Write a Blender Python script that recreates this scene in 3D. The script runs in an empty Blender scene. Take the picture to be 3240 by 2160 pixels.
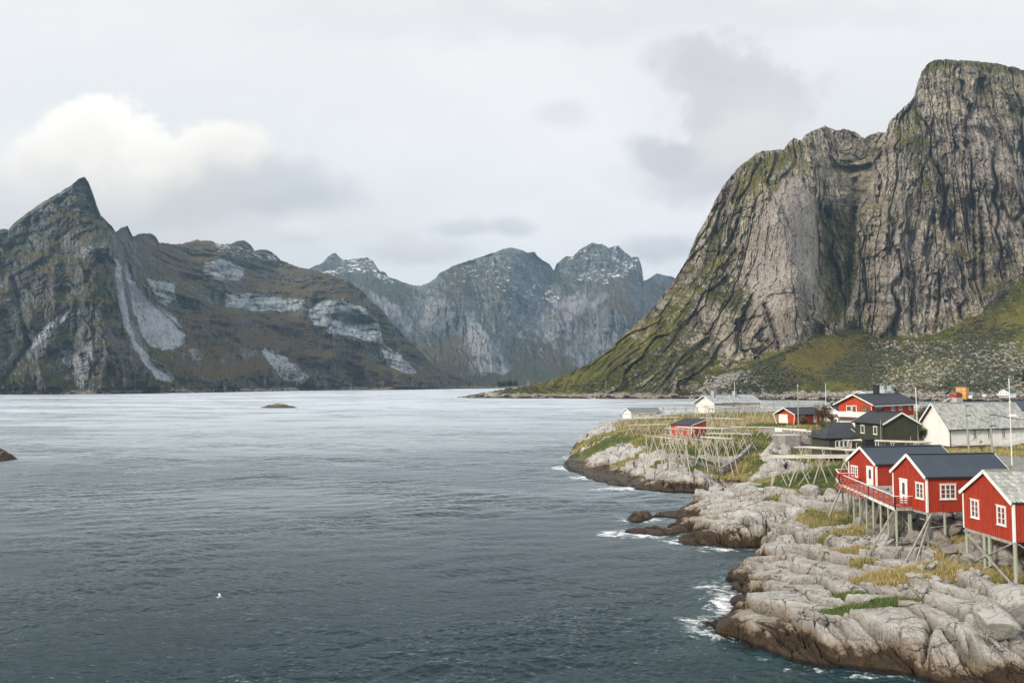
import bpy, math, random
import numpy as np
from mathutils import Vector, Matrix
random.seed(7)
R = math.radians
# ------------------------------------------------------------------ camera
CH, PITCH, F = 18.0, R(3.0), 2520.0          # camera height, tilt up, focal length in photo pixels (3240 wide)
scene = bpy.context.scene
cd = bpy.data.cameras.new("camera"); cam = bpy.data.objects.new("camera", cd)
scene.collection.objects.link(cam)
cam.location = (0, 0, CH); cam.rotation_euler = (R(90) + PITCH, 0, 0)
cd.sensor_width = 36; cd.lens = 28.0; cd.clip_start = 0.5; cd.clip_end = 30000
scene.camera = cam
# ------------------------------------------------------------------ light
SUN_EL, SUN_AZ = 27, 231       # degrees; azimuth clockwise from the view direction (+Y)
scene.view_settings.view_transform = 'Standard'; scene.view_settings.look = 'None'
scene.view_settings.gamma = 1; scene.view_settings.exposure = 0.4
scene.cycles.use_denoising = True
scene.cycles.max_bounces = 6; scene.cycles.diffuse_bounces = 3; scene.cycles.volume_bounces = 0
ld = bpy.data.lights.new("sun", 'SUN'); ld.energy = 2.7; ld.angle = R(9); ld.color = (1.0, .88, .73)
sun = bpy.data.objects.new("sun", ld); scene.collection.objects.link(sun)
sdir = Vector((math.sin(R(SUN_AZ)) * math.cos(R(SUN_EL)), math.cos(R(SUN_AZ)) * math.cos(R(SUN_EL)), math.sin(R(SUN_EL))))
sun.rotation_euler = sdir.to_track_quat('Z', 'Y').to_euler(); sun.location = (-50, -20, 120)

class NT:
    """small helper for node trees"""
    def __init__(s, nt): s.nt = nt; s.n = nt.nodes; s.l = nt.links
    def new(s, t, **k):
        n = s.n.new(t)
        for a, b in k.items(): setattr(n, a, b)
        return n
    def put(s, sock, v):
        if v is None: return
        if isinstance(v, bpy.types.NodeSocket): s.l.new(v, sock)
        elif isinstance(v, (tuple, list)):
            v = tuple(v)
            sock.default_value = v + (1,) if len(v) == 3 and sock.type == 'RGBA' else v
        else: sock.default_value = v
    def math(s, op, a, b=None, c=None, clamp=False):
        n = s.new('ShaderNodeMath', operation=op); n.use_clamp = clamp
        s.put(n.inputs[0], a); s.put(n.inputs[1], b); s.put(n.inputs[2], c); return n.outputs[0]
    def vmath(s, op, a, b=None):
        n = s.new('ShaderNodeVectorMath', operation=op); s.put(n.inputs[0], a); s.put(n.inputs[1], b); return n.outputs[0]
    def mix(s, f, a, b, mode='MIX'):
        n = s.new('ShaderNodeMix', data_type='RGBA', blend_type=mode); s.put(n.inputs[0], f); s.put(n.inputs[6], a); s.put(n.inputs[7], b); return n.outputs[2]
    def noise(s, vec, scale, detail=5, rough=.55, dist=0, out=0):
        n = s.new('ShaderNodeTexNoise'); s.put(n.inputs['Vector'], vec); n.inputs['Scale'].default_value = scale
        n.inputs['Detail'].default_value = detail; n.inputs['Roughness'].default_value = rough; n.inputs['Distortion'].default_value = dist
        return n.outputs[out]
    def voro(s, vec, scale, feature='F1', out=0, rnd=1):
        n = s.new('ShaderNodeTexVoronoi', feature=feature); s.put(n.inputs['Vector'], vec); n.inputs['Scale'].default_value = scale
        n.inputs['Randomness'].default_value = rnd
        return n.outputs[out]
    def ss(s, v, a, b, c=0., d=1.):
        n = s.new('ShaderNodeMapRange', interpolation_type='SMOOTHSTEP')
        s.put(n.inputs[0], v); n.inputs[1].default_value = a; n.inputs[2].default_value = b; n.inputs[3].default_value = c; n.inputs[4].default_value = d
        return n.outputs[0]
    def lin(s, v, a, b, c=0., d=1.):
        n = s.new('ShaderNodeMapRange'); s.put(n.inputs[0], v)
        for i, q in enumerate((a, b, c, d)): n.inputs[1 + i].default_value = q
        return n.outputs[0]
    def xyz(s, v):
        n = s.new('ShaderNodeSeparateXYZ'); s.put(n.inputs[0], v); return n.outputs
    def comb(s, x, y, z=0.):
        n = s.new('ShaderNodeCombineXYZ'); s.put(n.inputs[0], x); s.put(n.inputs[1], y); s.put(n.inputs[2], z); return n.outputs[0]
    def scale(s, vec, sx, sy, sz, rz=0.):
        n = s.new('ShaderNodeMapping'); s.put(n.inputs[0], vec); n.inputs['Scale'].default_value = (sx, sy, sz); n.inputs['Rotation'].default_value = (0, 0, rz)
        return n.outputs[0]
    def attr(s, name, out=2):
        n = s.new('ShaderNodeAttribute', attribute_name=name); return n.outputs[out]
    def bump(s, h, strength, dist, normal=None):
        n = s.new('ShaderNodeBump'); s.put(n.inputs['Height'], h); n.inputs['Strength'].default_value = 1
        s.put(n.inputs['Strength'], strength); n.inputs['Distance'].default_value = dist; s.put(n.inputs['Normal'], normal); return n.outputs[0]

# ------------------------------------------------------------------ world: daylight sky under a thin broken overcast
w = bpy.data.worlds.new("World"); scene.world = w; w.use_nodes = True
T = NT(w.node_tree); T.n.clear()
sky = T.new('ShaderNodeTexSky', sky_type='NISHITA'); sky.sun_disc = False
sky.sun_elevation = R(SUN_EL); sky.sun_rotation = R(SUN_AZ)
tc = T.new('ShaderNodeTexCoord').outputs['Generated']
d = T.xyz(tc)
ay = T.math('MAXIMUM', T.math('ABSOLUTE', d[1]), 0.15)
U = T.math('DIVIDE', d[0], ay); V = T.math('DIVIDE', d[2], ay)
uv = T.comb(U, V, 0)
wn = T.noise(uv, 5.0, 5, .58)
wn2 = T.noise(T.vmath('ADD', uv, (3.7, 1.3, 0)), 5.0, 5, .58)
wf = T.noise(T.vmath('ADD', uv, (9.7, 4.3, 0)), 15.0, 6, .6)
big = T.noise(T.scale(uv, 1.2, 2.6, 1), 1.7, 5, .55)
base = T.mix(T.ss(big, .38, .68), (.755, .745, .742), (.84, .82, .812))
base = T.mix(T.ss(V, .05, -.02), base, (.83, .825, .805))
base = T.mix(T.math('MULTIPLY', T.ss(V, .15, .5), .45), base, (.715, .708, .70))
base = T.mix(T.ss(V, .55, 1.3), base, (.90, .93, .97))
def cv(px, py):   # photo pixel -> direction plane coordinates
    x, u = (px - 1620) / F, (1080 - py) / F
    y = math.cos(PITCH) - u * math.sin(PITCH); z = math.sin(PITCH) + u * math.cos(PITCH)
    return x / y, z / y
def cloud(col, px, py, rx, ry, c1, c2, amt, soft=.5, warp=.16, fine=.05, bot=None):
    cx, cy = cv(px, py)
    uu = T.math('ADD', T.math('SUBTRACT', U, cx), T.math('MULTIPLY', T.math('SUBTRACT', wn, .5), warp))
    vv = T.math('ADD', T.math('SUBTRACT', V, cy), T.math('MULTIPLY', T.math('SUBTRACT', wn2, .5), warp))
    q = T.math('ADD', T.math('POWER', T.math('ABSOLUTE', T.math('DIVIDE', uu, rx / F)), 2.), T.math('POWER', T.math('ABSOLUTE', T.math('DIVIDE', vv, ry / F)), 2.))
    q = T.math('ADD', T.math('SQRT', q), T.math('MULTIPLY', T.math('SUBTRACT', wf, .5), fine * 10))
    m = T.math('MULTIPLY', T.ss(q, 1 + soft, 1 - soft), amt)
    if bot: m = T.math('MULTIPLY', m, T.ss(T.math('DIVIDE', vv, ry / F), bot[0], bot[1]))
    t = T.ss(T.math('ADD', T.math('DIVIDE', vv, ry / F), T.math('MULTIPLY', T.math('SUBTRACT', wf, .5), 1.2)), -.9, .9)
    k = .93; return T.mix(m, col, T.mix(t, tuple(x * k for x in c1), tuple(x * k for x in c2)))
W_, G_, L_, Wm = (1.02, .98, .90), (.53, .52, .55), (.61, .60, .63), (.80, .745, .68)
c = base
c = cloud(c, 1980, 60, 900, 70, L_, L_, .35, .7)
c = cloud(c, 150, 700, 900, 260, (.60, .56, .53), (.66, .65, .64), .75, .6)
c = cloud(c, 640, 600, 420, 120, (.58, .565, .575), (.66, .64, .63), .75, .45, .12)
c = cloud(c, 850, 590, 230, 90, (.52, .525, .56), (.62, .62, .64), .8, .45, .12)
c = cloud(c, 420, 640, 430, 95, (.60, .57, .55), (.70, .66, .62), .8, .5)
c = cloud(c, 150, 560, 330, 190, (.74, .70, .66), (.90, .88, .85), .75, .4, .14, .07)
c = cloud(c, 620, 500, 230, 115, (.76, .71, .66), (1.0, .95, .87), .95, .20, .13, .09, (-.9, .1))
c = cloud(c, 350, 500, 300, 165, (.80, .74, .67), (1.04, .99, .91), 1.0, .14, .15, .10, (-1.0, .0))
c = cloud(c, 2330, 360, 280, 210, (.66, .635, .62), (.63, .61, .60), .95, .20, .20, .11)
c = cloud(c, 2330, 470, 230, 120, (.60, .585, .585), (.76, .73, .69), .8, .35, .12, .06)
c = cloud(c, 2200, 200, 150, 60, (.60, .59, .60), (.62, .61, .62), .7, .5)
c = cloud(c, 2300, 530, 300, 90, (.62, .60, .60), (.74, .71, .68), .8, .5)
c = cloud(c, 2600, 430, 300, 140, (.72, .69, .67), (.74, .73, .72), .5, .6)
c = cloud(c, 2070, 470, 100, 65, (.58, .57, .60), (.56, .55, .58), .85, .4)
c = cloud(c, 2200, 560, 160, 40, L_, L_, .5, .6)
c = cloud(c, 2100, 770, 130, 42, G_, L_, .75, .5, .08)
c = cloud(c, 950, 750, 80, 42, (.68, .65, .62), (.86, .82, .77), .75, .45, .06)
c = cloud(c, 1270, 725, 60, 45, (.72, .68, .66), (.84, .80, .76), .75, .45, .06)
c = cloud(c, 1320, 800, 150, 42, (.62, .60, .61), (.72, .69, .67), .75, .5, .08)
c = cloud(c, 1460, 725, 95, 28, (.58, .57, .60), (.66, .64, .65), .75, .5, .06)
c = cloud(c, 1620, 718, 70, 28, (.58, .57, .60), (.66, .64, .65), .75, .5, .06)
c = cloud(c, 1780, 375, 80, 40, (.66, .65, .68), (.64, .63, .66), .5, .6, .06)
skyc = T.vmath('SCALE', sky.outputs[0]); skyc.node.inputs[3].default_value = .1
tot = T.mix(.95, skyc, c)
tot = T.mix(T.ss(d[2], -.02, -.10), tot, (.10, .12, .13))
bg = T.new('ShaderNodeBackground'); T.l.new(tot, bg.inputs[0]); bg.inputs[1].default_value = 1.0
T.l.new(bg.outputs[0], T.new('ShaderNodeOutputWorld').inputs[0])

# ------------------------------------------------------------------ geometry helpers
col = scene.collection
def ray(px, py):
    x, u = (px - 1620) / F, (1080 - py) / F
    return np.array([x, math.cos(PITCH) - u * math.sin(PITCH), math.sin(PITCH) + u * math.cos(PITCH)])
def at(px, py, Y):
    r = ray(px, py); k = Y / r[1]; return Vector((r[0] * k, Y, CH + r[2] * k))
def onz(px, py, z=0.):
    r = ray(px, py); k = (z - CH) / r[2]; return Vector((r[0] * k, r[1] * k, z))
def len_to_px(p, dr, px):      # how far from p along dr until the photo column px
    t = (px - 1620) / F * .9986
    return (t * p[1] - p[0]) / (dr[0] - t * dr[1])
def tag(o, label=None, cat=None, group=None, kind=None):
    for k, v in (('label', label), ('category', cat), ('group', group), ('kind', kind)):
        if v: o[k] = v
    return o
def empty(name, loc, rz=0., label=None, cat=None, group=None):
    o = bpy.data.objects.new(name, None); o.empty_display_size = .3; col.objects.link(o)
    o.location = loc; o.rotation_euler = (0, 0, rz); return tag(o, label, cat, group)
class MB:
    def __init__(s): s.v = []; s.f = []
    def add(s, vs, fs):
        k = len(s.v); s.v += [tuple(p) for p in vs]; s.f += [tuple(k + i for i in f) for f in fs]; return s
    def box(s, lo, hi):
        (a, b, c_), (d_, e, f) = lo, hi
        return s.add([(a, b, c_), (d_, b, c_), (d_, e, c_), (a, e, c_), (a, b, f), (d_, b, f), (d_, e, f), (a, e, f)],
              [(3, 2, 1, 0), (4, 5, 6, 7), (0, 1, 5, 4), (1, 2, 6, 5), (2, 3, 7, 6), (3, 0, 4, 7)])
    def bar(s, p, q, r, r2=None, n=6):
        p, q = Vector(p), Vector(q); r2 = r if r2 is None else r2
        dz = (q - p).normalized(); a = dz.orthogonal().normalized(); b = dz.cross(a); vs = []
        for c_, rr in ((p, r), (q, r2)):
            for i in range(n):
                t = 2 * math.pi * (i + .5) / n; vs.append(c_ + a * (rr * math.cos(t)) + b * (rr * math.sin(t)))
        return s.add(vs, [(i, (i + 1) % n, n + (i + 1) % n, n + i) for i in range(n)] + [tuple(range(n))[::-1], tuple(range(n, 2 * n))])
    def beam(s, p, q, w_, h_):
        p, q = Vector(p), Vector(q); dz = (q - p).normalized()
        side = dz.cross(Vector((0, 0, 1)))
        side = side.normalized() if side.length > 1e-3 else Vector((1, 0, 0))
        up = side.cross(dz); vs = []
        for c_ in (p, q):
            for sx, sy in ((-1, -1), (1, -1), (1, 1), (-1, 1)): vs.append(c_ + side * (sx * w_ / 2) + up * (sy * h_ / 2))
        return s.add(vs, [(3, 2, 1, 0), (4, 5, 6, 7), (0, 1, 5, 4), (1, 2, 6, 5), (2, 3, 7, 6), (3, 0, 4, 7)])
    def build(s, name, m, parent=None, smooth=False):
        me = bpy.data.meshes.new(name); me.from_pydata(s.v, [], s.f); me.update()
        me.materials.append(m)
        if smooth: me.polygons.foreach_set('use_smooth', [True] * len(me.polygons))
        o = bpy.data.objects.new(name, me); col.objects.link(o)
        if parent: o.parent = parent
        return o
def npmesh(name, P, faces, m, attrs=None, smooth=True, kind='structure'):
    """P (n,3) float, faces (k,3|4) int"""
    me = bpy.data.meshes.new(name); nf, k = faces.shape
    me.vertices.add(len(P)); me.vertices.foreach_set('co', P.astype(np.float32).ravel())
    me.loops.add(nf * k); me.loops.foreach_set('vertex_index', faces.astype(np.int32).ravel())
    me.polygons.add(nf); me.polygons.foreach_set('loop_start', np.arange(0, nf * k, k, dtype=np.int32))
    me.polygons.foreach_set('loop_total', np.full(nf, k, dtype=np.int32))
    me.polygons.foreach_set('use_smooth', np.full(nf, smooth, dtype=bool))
    for a, v in (attrs or {}).items():
        at_ = me.attributes.new(a, 'FLOAT', 'POINT'); at_.data.foreach_set('value', v.astype(np.float32).ravel())
    me.update(calc_edges=True); me.materials.append(m)
    o = bpy.data.objects.new(name, me); col.objects.link(o)
    if kind: o['kind'] = kind
    return o
def gridfaces(ny, nx, keep=None):
    i = np.arange(ny * nx).reshape(ny, nx)
    f = np.stack([i[:-1, :-1], i[:-1, 1:], i[1:, 1:], i[1:, :-1]], -1)
    if keep is not None:
        k = keep[:-1, :-1] | keep[:-1, 1:] | keep[1:, 1:] | keep[1:, :-1]; f = f[k]
    return f.reshape(-1, 4)
def compact(P, faces, attrs):
    used = np.zeros(len(P), bool); used[faces.ravel()] = True
    new = np.cumsum(used) - 1
    return P[used], new[faces], {k: v.ravel()[used] for k, v in attrs.items()}
# ---- numpy noise
def _h(ix, iy, s):
    n = (ix.astype(np.int64) * 374761393 + iy.astype(np.int64) * 668265263 + s * 974634777) & 0xffffffff
    n = ((n ^ (n >> 13)) * 1274126177) & 0xffffffff
    n = ((n ^ (n >> 16)) * 2246822519) & 0xffffffff
    return (n ^ (n >> 15)) & 0xffffffff
def perlin(x, y, s=0):
    x0 = np.floor(x); y0 = np.floor(y); fx = x - x0; fy = y - y0
    def g(ox, oy):
        a = _h(x0 + ox, y0 + oy, s) * (2 * math.pi / 4294967296.); return np.cos(a) * (fx - ox) + np.sin(a) * (fy - oy)
    u = fx * fx * fx * (fx * (fx * 6 - 15) + 10); v = fy * fy * fy * (fy * (fy * 6 - 15) + 10)
    a = g(0, 0); b = g(1, 0); c_ = g(0, 1); d_ = g(1, 1)
    return ((a * (1 - u) + b * u) * (1 - v) + (c_ * (1 - u) + d_ * u) * v) * 1.5
def fbm(x, y, o=4, s=0, g=.5, l=2.03):
    t = 0; a = 1.; n = 0
    for i in range(o): t = t + a * perlin(x, y, s + i * 17); n += a; a *= g; x = x * l + 5.2; y = y * l + 1.7
    return t / n
def ridged(x, y, o=4, s=0, g=.5, l=2.07):
    t = 0; a = 1.; n = 0
    for i in range(o): t = t + a * (1 - 2 * np.abs(perlin(x, y, s + i * 31))); n += a; a *= g; x = x * l + 3.1; y = y * l + 7.9
    return t / n
def voronoi(x, y, s=0):
    """distance to border (F2-F1), random value of the cell, offset to the cell centre"""
    x0 = np.floor(x); y0 = np.floor(y)
    f1 = np.full(x.shape, 9.); f2 = np.full(x.shape, 9.); rid = np.zeros(x.shape); dx1 = np.zeros(x.shape); dy1 = np.zeros(x.shape)
    for ox in (-1, 0, 1):
        for oy in (-1, 0, 1):
            h1 = _h(x0 + ox, y0 + oy, s) / 4294967296.; h2 = _h(x0 + ox, y0 + oy, s + 91) / 4294967296.
            dx = x0 + ox + .1 + .8 * h1 - x; dy = y0 + oy + .1 + .8 * h2 - y
            dd = np.sqrt(dx * dx + dy * dy); n = dd < f1
            f2 = np.where(n, f1, np.minimum(f2, dd)); f1 = np.where(n, dd, f1)
            rid = np.where(n, _h(x0 + ox, y0 + oy, s + 7) / 4294967296., rid); dx1 = np.where(n, dx, dx1); dy1 = np.where(n, dy, dy1)
    return f2 - f1, rid, dx1, dy1
def sstep(x, a, b):
    t = np.clip((x - a) / (b - a), 0, 1); return t * t * (3 - 2 * t)
def tps(pts, reg=1e-3, sc=1.):
    """thin plate spline through (x, y, value) rows; returns f(x, y)"""
    A = np.array(pts, float); X = A[:, :2] / sc; n = len(A)
    r2 = ((X[:, None] - X[None]) ** 2).sum(-1); K = .5 * r2 * np.log(r2 + 1e-12) + reg * np.eye(n)
    Q = np.hstack([np.ones((n, 1)), X]); M = np.zeros((n + 3, n + 3)); M[:n, :n] = K; M[:n, n:] = Q; M[n:, :n] = Q.T
    sol = np.linalg.solve(M, np.concatenate([A[:, 2], np.zeros(3)]))
    def f(x, y):
        x = np.asarray(x, float) / sc; y = np.asarray(y, float) / sc; t = sol[n] + sol[n + 1] * x + sol[n + 2] * y
        for i in range(n):
            r2 = (x - X[i, 0]) ** 2 + (y - X[i, 1]) ** 2; t = t + sol[i] * .5 * r2 * np.log(r2 + 1e-12)
        return t
    return f
def sdpoly(x, y, poly):
    """signed distance, positive inside"""
    x = np.asarray(x, float); y = np.asarray(y, float); sh = x.shape; x = x.ravel(); y = y.ravel()
    d2 = np.full(x.shape, 1e18); ins = np.zeros(x.shape, bool); n = len(poly)
    for i in range(n):
        ax, ay_ = poly[i]; bx, by = poly[(i + 1) % n]; ex, ey = bx - ax, by - ay_
        t = np.clip(((x - ax) * ex + (y - ay_) * ey) / (ex * ex + ey * ey + 1e-12), 0, 1)
        d2 = np.minimum(d2, (x - ax - t * ex) ** 2 + (y - ay_ - t * ey) ** 2)
        if by != ay_:
            c_ = ((ay_ > y) != (by > y)) & (x < ex * (y - ay_) / (by - ay_) + ax); ins ^= c_
    return (np.sqrt(d2) * np.where(ins, 1, -1)).reshape(sh)
VS = 3240 / 2352.

# ------------------------------------------------------------------ materials
def mat(name):
    m = bpy.data.materials.new(name); m.use_nodes = True; t = NT(m.node_tree); t.n.clear()
    b = t.new('ShaderNodeBsdfPrincipled'); o = t.new('ShaderNodeOutputMaterial'); t.l.new(b.outputs[0], o.inputs[0])
    t.b = b; t.obj = t.new('ShaderNodeTexCoord').outputs['Object']; t.geo = t.new('ShaderNodeNewGeometry')
    return m, t
def simple(name, c1, c2=None, rough=.7, scale=3., bump=0., spec=.3, metal=0., stretch=(1, 1, 1), isl=0.):
    m, t = mat(name); c2 = c2 or tuple(x * .8 for x in c1)
    v = t.scale(t.obj, *stretch)
    n = t.noise(v, scale, 6, .6)
    cc = t.mix(t.ss(n, .3, .7), c1, c2)
    if isl:
        rn = t.geo.outputs['Random Per Island']
        hs = t.new('ShaderNodeHueSaturation'); t.put(hs.inputs['Value'], t.lin(rn, 0, 1, 1 - isl, 1 + isl)); t.put(hs.inputs['Color'], cc); cc = hs.outputs[0]
    t.put(t.b.inputs['Base Color'], cc); t.b.inputs['Roughness'].default_value = rough
    t.b.inputs['Specular IOR Level'].default_value = spec; t.b.inputs['Metallic'].default_value = metal
    if bump: t.put(t.b.inputs['Normal'], t.bump(t.noise(v, scale * 4, 4), bump, .02))
    return m
M = {}
M['red'] = simple('red_paint', (.40, .047, .020), (.27, .031, .016), .65, 2.2, .15, stretch=(4, 4, .5), isl=.12)
M['orange'] = simple('orange_red_paint', (.50, .062, .018), (.42, .05, .016), .65, 1.5)
M['darkred'] = simple('dark_red_paint', (.30, .03, .016), (.24, .024, .014), .65, 1.5)
M['white'] = simple('white_paint', (.80, .80, .77), (.68, .68, .64), .6, 1.6, stretch=(1, 1, .5))
M['wall_white'] = simple('white_boards', (.82, .81, .78), (.74, .73, .70), .7, .5, stretch=(4, 4, .4))
M['green'] = simple('green_boards', (.058, .062, .042), (.046, .050, .036), .7, 1.2)
M['roof_blue'] = simple('dark_blue_sheet', (.045, .062, .082), (.036, .050, .068), .45, .6, spec=.4)
M['roof_dark'] = simple('dark_roofing', (.042, .046, .055), (.032, .035, .043), .75, .8)
M['slate'] = simple('slates', (.44, .45, .42), (.30, .31, .285), .75, 9., .3, isl=.28)
M['slate_under'] = simple('slate_underlay', (.06, .06, .055), None, .9)
M['slate_far'] = simple('pale_slates', (.50, .51, .51), (.36, .37, .37), .8, 1.2, isl=.25)
M['glass'] = simple('window_glass', (.035, .04, .042), (.10, .105, .10), .12, 2.5, spec=.6)
M['post'] = simple('post_wood', (.34, .35, .29), (.26, .29, .23), .85, 2.5, .2, stretch=(4, 4, .5), isl=.15)
M['grey_wood'] = simple('weathered_wood', (.36, .34, .30), (.22, .205, .18), .85, 2.5, .2, isl=.25)
M['rackpole'] = simple('rack_wood', (.56, .52, .46), (.33, .31, .27), .85, .8, isl=.35)
M['rackleg'] = simple('rack_leg_wood', (.52, .48, .41), (.34, .31, .26), .85, 1.2, isl=.25)
M['deck'] = simple('deck_boards', (.36, .34, .32), (.26, .25, .235), .85, 2.0, isl=.15)
M['railred'] = simple('railing_paint', (.47, .060, .028), (.38, .05, .03), .6, 3)
M['railpink'] = simple('faded_bracket_paint', (.45, .13, .10), (.36, .09, .07), .7, 4)
M['concrete'] = simple('concrete', (.50, .49, .46), (.40, .39, .37), .85, 1.2)
M['asphalt'] = simple('asphalt', (.24, .235, .225), (.19, .185, .18), .9, 2.5, .2)
M['black'] = simple('black_metal', (.02, .02, .022), None, .6)
M['metal'] = simple('pale_metal', (.36, .40, .42), None, .45, 2)
M['yellow'] = simple('yellow_paint', (.66, .30, .035), (.58, .26, .03), .7, .5)
M['greenroof'] = simple('green_roofing', (.05, .10, .075), None, .7)
M['grey_green'] = simple('grey_green_roofing', (.19, .215, .20), (.14, .165, .15), .7)
M['mesh_brown'] = simple('dish_mesh', (.17, .14, .11), None, .8)
M['stone'] = simple('wall_stone', (.34, .325, .30), (.20, .185, .165), .9, 1.6, .5, isl=.35)
M['boulder'] = None
M['feather'] = simple('gull_feathers', (.80, .78, .74), (.70, .68, .65), .8, 5)
M['bark'] = simple('bark', (.12, .095, .07), (.08, .065, .05), .9, 6)
def leafmat(name, a, b):
    m, t = mat(name); rn = t.geo.outputs['Random Per Island']
    t.put(t.b.inputs['Base Color'], t.mix(rn, a, b)); t.b.inputs['Roughness'].default_value = .7; return m
M['leaf_dark'] = leafmat('leaves_dark_green', (.030, .045, .018), (.075, .085, .03))
M['leaf_brown'] = leafmat('leaves_autumn', (.05, .035, .02), (.12, .075, .03))
M['needle'] = leafmat('needles', (.012, .022, .012), (.03, .045, .02))

def rock_material(name, pale=(.56, .545, .51), pinkish=(.42, .40, .365), dark=(.16, .155, .145), scale=1.0, shore=True, cracks=True, rot=.47):
    m, t = mat(name); p = t.geo.outputs['Position']; z = t.xyz(p)[2]
    ps = t.scale(p, scale, scale, scale)
    n1 = t.noise(ps, .25, 6, .6); n2 = t.noise(ps, 1.7, 7, .68); n3 = t.noise(t.scale(p, scale, scale * 3, scale, rot), .8, 6, .65)
    nf = t.noise(ps, 9., 5, .7)
    c_ = t.mix(t.ss(n1, .35, .65), pale, pinkish)
    c_ = t.mix(t.math('MULTIPLY', t.ss(n2, .50, .72), .55), c_, dark)
    c_ = t.mix(t.math('MULTIPLY', t.ss(n3, .55, .75), .4), c_, (.64, .62, .58))
    c_ = t.mix(t.math('MULTIPLY', t.ss(nf, .55, .72), .45), c_, (.17, .16, .15))
    wc = t.vmath('ADD', t.scale(p, .55 * scale, 1.5 * scale, 1.2 * scale, rot), t.noise(ps, 1.2, 3, .5, out=1))
    e = t.voro(wc, .33, 'DISTANCE_TO_EDGE'); e2 = t.voro(wc, 1.3, 'DISTANCE_TO_EDGE')
    brk = t.ss(t.noise(ps, .9, 3, .5), .46, .58)
    ck = t.math('MAXIMUM', t.math('MULTIPLY', t.ss(e, .022, .004), t.ss(t.noise(ps, .35, 3, .5), .44, .56)), t.math('MULTIPLY', t.math('MULTIPLY', t.ss(e2, .03, .008), brk), .6))
    if cracks: c_ = t.mix(t.math('MULTIPLY', ck, .75), c_, (.055, .045, .038))
    c_ = t.mix(t.math('MULTIPLY', t.ss(t.noise(ps, .55, 5, .65), .52, .70), .38), c_, (.36, .29, .21))
    c_ = t.mix(t.math('MULTIPLY', t.ss(t.noise(ps, .9, 6, .7, .6), .56, .68), .55), c_, (.12, .11, .09))
    c_ = t.mix(t.math('MULTIPLY', t.attr('crk'), .8), c_, (.045, .035, .025))  # crevice soil and moss, with cavity shade painted into the same dark colour
    hgt = t.math('SUBTRACT', t.math('ADD', n2, t.math('MULTIPLY', nf, .35)), t.math('MULTIPLY', ck, .5))
    rough = .82
    if shore:
        zn = t.math('ADD', z, t.math('ADD', t.math('MULTIPLY', t.math('SUBTRACT', n1, .5), 4.2), t.math('MULTIPLY', t.math('SUBTRACT', n2, .5), 2.0)))
        tan = t.mix(t.ss(n3, .35, .65), (.33, .235, .145), (.18, .135, .09))
        c_ = t.mix(t.math('MULTIPLY', t.ss(zn, 2.1, 1.2), .75), c_, t.mix(t.math('MULTIPLY', ck, .7), tan, (.04, .03, .02)))
        c_ = t.mix(t.ss(zn, 1.55, .95), c_, t.mix(n2, (.030, .020, .012), (.085, .058, .035)))
        c_ = t.mix(t.ss(z, .35, .15), c_, (.014, .011, .009))
        rough = t.ss(zn, .4, 1.3, .38, .85)
    t.c = c_; t.put(t.b.inputs['Roughness'], rough); t.b.inputs['Specular IOR Level'].default_value = .25
    t.n2 = n2; t.p = p
    t.nrm = t.bump(hgt, 1.0, .34); t.put(t.b.inputs['Normal'], t.nrm); t.put(t.b.inputs['Base Color'], c_)
    return m, t
M['boulder'], _ = rock_material('boulder_rock', shore=False, scale=1.6, cracks=False, pale=(.36, .335, .30), pinkish=(.27, .24, .21), dark=(.13, .12, .11))
M['pale_boulder'], _ = rock_material('pale_boulder_rock', shore=False, scale=1.6, cracks=False)
# ================================================================== the near shore
sv = [(2352,1600),(2250,1585),(2130,1565),(2000,1548),(1900,1532),(1800,1512),(1720,1492),(1670,1476),(1640,1452),(1608,1432),(1625,1418),(1665,1408),(1700,1396),(1672,1388),
      (1665,1376),(1695,1365),(1668,1350),(1700,1340),(1655,1330),(1668,1315),(1705,1305),(1725,1290),(1760,1265),(1775,1256),(1740,1258),(1690,1262),(1640,1259),(1590,1257),
      (1546,1250),(1562,1236),(1588,1228),(1560,1233),(1500,1233),(1430,1225),(1445,1215),(1510,1213),(1560,1202),(1592,1196),(1545,1191),(1500,1187),(1505,1181),(1555,1179),(1560,1168),
      (1605,1153),(1640,1142),(1652,1134),(1600,1132),(1540,1132),(1500,1130),(1440,1124),(1390,1114),(1350,1100),(1320,1088),(1295,1077),(1283,1068),(1300,1058),
      (1312,1045),(1308,1036),(1322,1024)]
shore = [tuple(onz(x * VS, y * VS)[:2]) for x, y in sv] + [(22, 250), (28, 285), (45, 315), (80, 335), (130, 345), (200, 350), (420, 350), (420, 22), (60, 36)]
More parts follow.
